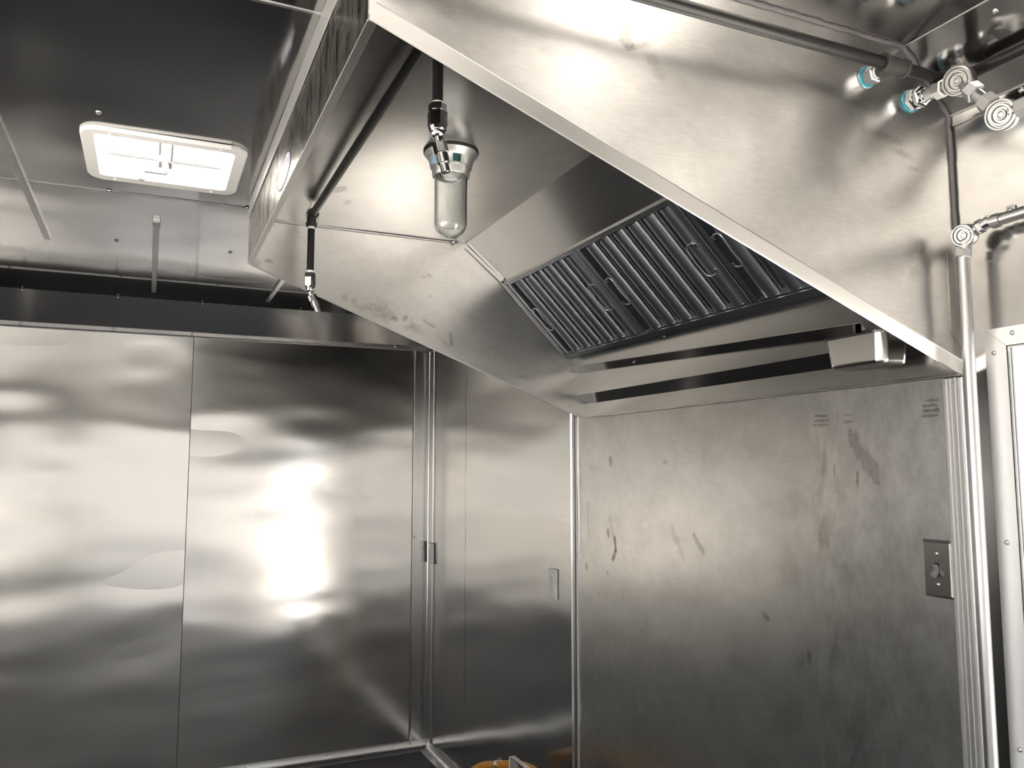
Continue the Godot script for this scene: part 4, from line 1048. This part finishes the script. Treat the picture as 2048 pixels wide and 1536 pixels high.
# ---------------------------------------------------------------- on the ceiling
func ceiling_things() -> void:
	var v := thing("roof_vent", "white framed roof vent with bright translucent lid and crank", "vent", V(2.0625, CY, 1.4495))
	var rr := func(hw: float, hd: float, r: float) -> Array:
		var out := []
		for c in [[1, 1, 0.0], [-1, 1, 90.0], [-1, -1, 180.0], [1, -1, 270.0]]:
			for k in 9:
				var a := deg_to_rad(c[2] + 90.0 * k / 8)
				out.append(Vector2(c[0] * (hw - r) + cos(a) * r, c[1] * (hd - r) + sin(a) * r))
		return out
	var outer: Array = rr.call(0.1935, 0.199, 0.045)
	var mid: Array = rr.call(0.1895, 0.195, 0.042)
	var inn: Array = rr.call(0.157, 0.168, 0.016)
	var fr := MB.new()
	var P := func(p: Vector2, y: float) -> Vector3: return V(p.x, y, p.y)
	for k in outer.size():
		var j := (k + 1) % outer.size()
		var o2: Vector2 = (outer[k] + outer[j]).normalized()
		fr.quad(P.call(outer[k], -0.001), P.call(outer[j], -0.001), P.call(outer[j], -0.007), P.call(outer[k], -0.007), V(o2.x, 0, o2.y))
		fr.quad(P.call(outer[k], -0.007), P.call(outer[j], -0.007), P.call(mid[j], -0.011), P.call(mid[k], -0.011), V(o2.x, -1, o2.y).normalized())
		fr.quad(P.call(mid[k], -0.011), P.call(mid[j], -0.011), P.call(inn[j], -0.009), P.call(inn[k], -0.009), Vector3.DOWN)
		fr.quad(P.call(inn[k], -0.009), P.call(inn[j], -0.009), P.call(inn[j], 0.085), P.call(inn[k], 0.085), V(-o2.x, 0, -o2.y))
	part("frame", fr, M.white, v)
	screws(v, [V(0.174, -0.0105, 0.13), V(0.174, -0.0105, -0.13), V(-0.174, -0.0105, 0.13), V(-0.174, -0.0105, -0.13)], Vector3.DOWN, 0.005, M.white)
	var lid := MB.new()
	var nx := 16
	var dome := func(a: float, b: float) -> Vector3:
		var k := (1.0 - pow(absf(a), 4.0)) * (1.0 - pow(absf(b), 4.0))
		return V(a * 0.175, 0.09 + 0.03 * k, b * 0.18)
	for i in nx:
		for j in nx:
			var q := []
			for w in [[0, 0], [1, 0], [1, 1], [0, 1]]:
				q.append(dome.call(-1.0 + 2.0 * (i + w[0]) / nx, -1.0 + 2.0 * (j + w[1]) / nx))
			lid.quad(q[0], q[1], q[2], q[3], Vector3.UP)
	part("lid", lid, M.lid, v)
	part("crossbar", MB.new().box(V(-0.034, 0.010, -0.146), V(-0.026, 0.016, 0.146), 0.001), M.fitting, v)
	part("crossbar", MB.new().box(V(-0.018, 0.010, -0.146), V(-0.013, 0.016, 0.146), 0.001), M.fitting, v)
	part("gear_housing", MB.new().box(V(-0.065, 0.002, -0.019), V(-0.01, 0.012, 0.019), 0.003), M.fitting, v)
	part("gear_arm", MB.new().box(V(-0.01, 0.004, -0.018), V(0.155, 0.010, -0.012), 0.001).box(V(0.03, 0.004, 0.012), V(0.155, 0.010, 0.018), 0.001), M.fitting, v)
	part("crank_post", MB.new().rod(V(-0.02, 0.004, 0.0), V(-0.02, -0.026, 0.0), 0.009, 16), M.fitting, v)
	part("crank_arm", MB.new().prism([Vector2(-0.026, -0.005), Vector2(-0.014, -0.005), Vector2(-0.014, 0.062), Vector2(-0.026, 0.062)], V(0, -0.030, 0), Vector3.RIGHT, V(0, 0, 1), V(0, 0.007, 0)), M.fitting, v)
	part("crank_knob", MB.new().rod(V(-0.02, -0.028, 0.058), V(-0.02, -0.055, 0.058), 0.0085, 16, 0.002), M.fitting, v)

	var chan := [Vector2(-0.0105, 0), Vector2(-0.0105, -0.009), Vector2(-0.009, -0.011), Vector2(0.009, -0.011), Vector2(0.0105, -0.009), Vector2(0.0105, 0)]
	var list := [["long bare aluminium channel left of the roof vent", 1.094, 2.42, 1.826], ["aluminium channel on the ceiling between roof vent and end wall", 0.276, 1.498, 1.467], ["short stretch of aluminium channel emerging behind the hood's front corner", 0.266, 1.49, 0.946]]
	for c in list:
		var t := thing("ceiling_channel", c[0], "channel", V(c[1], CY, c[3]), "aluminium channels on the ceiling")
		part("rail", MB.new().prism(chan, Vector3.ZERO, V(0, 0, 1), Vector3.UP, V(c[2] - c[1], 0, 0)), M.alu, t)
		part("end_block", MB.new().box(V(c[2] - c[1] - 0.05, -0.015, -0.0125), V(c[2] - c[1] - 0.01, -0.001, 0.0125), 0.0015), M.zinc, t)
		screws(t, [V(0.012, -0.011, 0)], Vector3.DOWN, 0.004)

# ---------------------------------------------------------------- plates on the wall
func wall_things() -> void:
	var s := thing("light_switch", "grey toggle switch in a stainless steel wall plate", "switch", V(3.2146, 1.2665, 0.001))
	var w := 0.070
	var h := 0.1145
	var bv := 0.0062
	var d := 0.0065
	var p := MB.new()
	var a := [V(0, 0, 0), V(w, 0, 0), V(w, h, 0), V(0, h, 0)]
	var b := [V(bv, bv, d), V(w - bv, bv, d), V(w - bv, h - bv, d), V(bv, h - bv, d)]
	var nn := [V(0, -d, bv), V(d, 0, bv), V(0, d, bv), V(-d, 0, bv)]
	for i in 4:
		var j := (i + 1) % 4
		p.quad(a[i], a[j], b[j], b[i], nn[i].normalized())
	p.quad(b[0], b[1], b[2], b[3], V(0, 0, 1))
	part("plate", p, M.pan, s)
	part("slot", MB.new().box(V(w / 2 - 0.0055, h / 2 - 0.0125, d), V(w / 2 + 0.0055, h / 2 + 0.0125, d + 0.0004)), M.dark, s)
	var tg := MB.new()
	tg.xf = Transform3D(Basis(Vector3.RIGHT, deg_to_rad(28.0)), V(w / 2, h / 2, d - 0.002))
	tg.box(V(-0.0046, -0.0115, 0.0), V(0.0046, 0.0105, 0.006), 0.001)
	tg.xf = Transform3D(Basis(Vector3.RIGHT, deg_to_rad(38.0)), V(w / 2, h / 2 - 0.003, d))
	tg.box(V(-0.0046, -0.005, 0.0), V(0.0046, 0.005, 0.017), 0.0015)
	part("toggle", tg, M.grey_plastic, s)
	screws(s, [V(w / 2, h / 2 + 0.0302, d), V(w / 2, h / 2 - 0.0302, d)], V(0, 0, 1), 0.0042, M.chrome)

	var info := [["white duplex outlet on the steel wall left of the ridged strip", V(1.511, 1.0195, 0.001)], ["small grey outlet plate in the corner of the two walls", V(0.040, 0.9965, 0.008)]]
	for i in 2:
		var o := thing("wall_outlet", info[i][0], "outlet", info[i][1], "outlets on the wall under the hood")
		var mat: Material = M.ivory if i == 0 else M.alu_satin
		part("plate", MB.new().box(V(0, 0, -0.001 if i == 0 else -0.006), V(w, h, 0.0055), 0.0028), mat, o)
		for k in [-1.0, 1.0]:
			var cy: float = h / 2 + k * 0.0195
			var oct := []
			for q in 20:
				var t := TAU * q / 20
				oct.append(Vector2(w / 2 + clampf(cos(t) * 0.0172, -0.0172, 0.0172), cy + clampf(sin(t) * 0.0172, -0.0135, 0.0135)))
			var rc := part("receptacle", MB.new().prism(oct, V(0, 0, 0.005), Vector3.RIGHT, Vector3.UP, V(0, 0, 0.002)), mat, o)
			for x in [-0.0063, 0.0063]:
				part("slot", MB.new().box(V(w / 2 + x - 0.0009, cy - 0.002, 0.0068), V(w / 2 + x + 0.0009, cy + 0.006, 0.0073)), M.dark, rc)
			part("slot", MB.new().box(V(w / 2 - 0.002, cy - 0.0105, 0.0068), V(w / 2 + 0.002, cy - 0.0065, 0.0073)), M.dark, rc)
		screws(o, [V(w / 2, h / 2, 0.0055)], V(0, 0, 1), 0.003)

# ---------------------------------------------------------------- low things at the bottom edge
func low_things() -> void:
	var h := thing("gas_hose", "orange gas hose with a chrome clamp arching along the wall", "hose", V(1.05, 0.0, 0.2))
	var cv := Curve3D.new()
	for p in [V(0.98, 0.02, 0.32), V(1.08, 0.2, 0.24), V(1.24, 0.335, 0.17), V(1.40, 0.388, 0.16), V(1.62, 0.455, 0.165), V(1.82, 0.475, 0.18), V(2.02, 0.44, 0.19), V(2.2, 0.3, 0.19), V(2.3, 0.1, 0.19), V(2.32, 0.034, 0.19)]:
		cv.add_point(p - h.position - V(0, 0.012, 0))
	for i in range(1, cv.point_count - 1):
		var d := (cv.get_point_position(i + 1) - cv.get_point_position(i - 1)) * 0.2
		cv.set_point_in(i, -d)
		cv.set_point_out(i, d)
	var pts := []
	var l := cv.get_baked_length()
	for i in 60:
		pts.append(cv.sample_baked(l * i / 59.0, true))
	part("tube", MB.new().tube(pts, 0.0165, 16), M.hose, h)
	var at := V(1.385, 0.374, 0.1605) - h.position
	var dd := V(0.2, 0.06, -0.01).normalized()
	part("clamp", MB.new().rod(at - dd * 0.012, at - dd * 0.003, 0.019, 20).rod(at + dd * 0.003, at + dd * 0.012, 0.019, 20).nut(at + V(0, 0.017, 0), at + V(0, 0.026, 0), 0.007), M.chrome, h)

	var e := thing("equipment_stand", "low stainless steel stand whose back rail shows at the bottom edge", "stand", V(1.735, 0.0, 0.25))
	var top := 0.528
	part("back_rail", MB.new().prism([Vector2(0, 0), Vector2(0.004, 0), Vector2(0.004, 0.04), Vector2(0.02, 0.043), Vector2(0.02, 0.047), Vector2(0, 0.047)], V(0, top - 0.047, 0), V(0, 0, 1), Vector3.UP, V(0.55, 0, 0)), M.pan, e)
	part("end_plate", MB.new().box(V(-0.004, top - 0.06, 0.0), V(0.0, top, 0.022), 0.0008), M.pan, e)
	part("shelf", MB.new().box(V(-0.004, top - 0.075, 0.0), V(0.55, top - 0.047, 0.18), 0.003), M.pan, e)
	for x in [0.03, 0.52]:
		for z in [0.03, 0.15]:
			part("leg", MB.new().rod(V(x, 0.0, z), V(x, top - 0.07, z), 0.017, 18), M.zinc, e)

# ---------------------------------------------------------------- outdoors, seen through the door and in the reflections
func outside() -> void:
	var g := MeshInstance3D.new()
	g.name = "ground"
	g.mesh = MB.new().box(V(-60, -1.0, -60), V(60, -0.75, 60)).mesh()
	g.mesh.surface_set_material(0, M.ground)
	g.set_meta("kind", "structure")
	g.set_meta("label", "pale sandy gravel ground outside the trailer")
	g.set_meta("category", "ground")
	add_child(g)
	var bd := thing("stucco_building", "pale building standing behind the open rear doorway", "building", V(10.5, -0.75, 1.0))
	part("wall", MB.new().box(V(0, 0, -1.2), V(4, 4.6, 8)), M.stucco, bd)
	part("roof_edge", MB.new().box(V(-0.15, 4.6, -1.35), V(4.15, 4.85, 8.15)), M.paint, bd)
	var where := [[V(-2.6, -0.75, -8.5), 1.0, "leafy tree standing outside beyond the back door"], [V(2.5, -0.75, -13.0), 1.3, "taller tree farther out behind the back door"], [V(5.0, -0.75, 14.0), 1.5, "tree out beyond the serving window"]]
	for i in where.size():
		var t := thing("leafy_tree", where[i][2], "tree", where[i][0], "trees outside the trailer")
		var k: float = where[i][1]
		var trunk := MB.new().tube([V(0, 0, 0), V(0.05, 0.8, 0.02) * k, V(0.0, 1.7, 0.06) * k, V(0.08, 2.8, 0.0) * k], [0.13 * k, 0.1 * k, 0.085 * k, 0.03 * k], 10)
		for q in 5:
			var a := TAU * q / 5 + i
			trunk.tube([V(0.02, 1.4 + 0.15 * q, 0.05) * k, V(cos(a) * 0.5, 2.0 + 0.15 * q, sin(a) * 0.5) * k, V(cos(a) * 0.95, 2.5 + 0.2 * q, sin(a) * 0.95) * k], [0.05 * k, 0.035 * k, 0.012 * k], 6)
		part("trunk", trunk, M.bark, t)
		var leaves := MB.new()
		for q in 1500:
			var dir := V(rng.randf_range(-1, 1), rng.randf_range(-1, 1), rng.randf_range(-1, 1))
			while dir.length() > 1.0:
				dir = V(rng.randf_range(-1, 1), rng.randf_range(-1, 1), rng.randf_range(-1, 1))
			var p := (V(0.05, 2.9, 0.0) + dir * V(1.5, 1.15, 1.5) * (0.75 + 0.3 * noise.get_noise_3dv(dir * 2.0))) * k
			var s := rng.randf_range(0.06, 0.11) * k
			var b := Basis.from_euler(V(rng.randf_range(-1.2, 1.2), rng.randf_range(0, TAU), rng.randf_range(-0.6, 0.6)))
			leaves.xf = Transform3D(b, p)
			leaves.tri(V(-s, 0, 0), V(0, 0.02, s * 0.45), V(s, 0, 0), Vector3.UP, Vector3.UP, Vector3.UP)
			leaves.tri(V(-s, 0, 0), V(s, 0, 0), V(0, 0.02, -s * 0.45), Vector3.UP, Vector3.UP, Vector3.UP)
		leaves.xf = Transform3D()
		var lv := part("foliage", leaves, M.leaf, t)
		lv.set_meta("kind", "stuff")
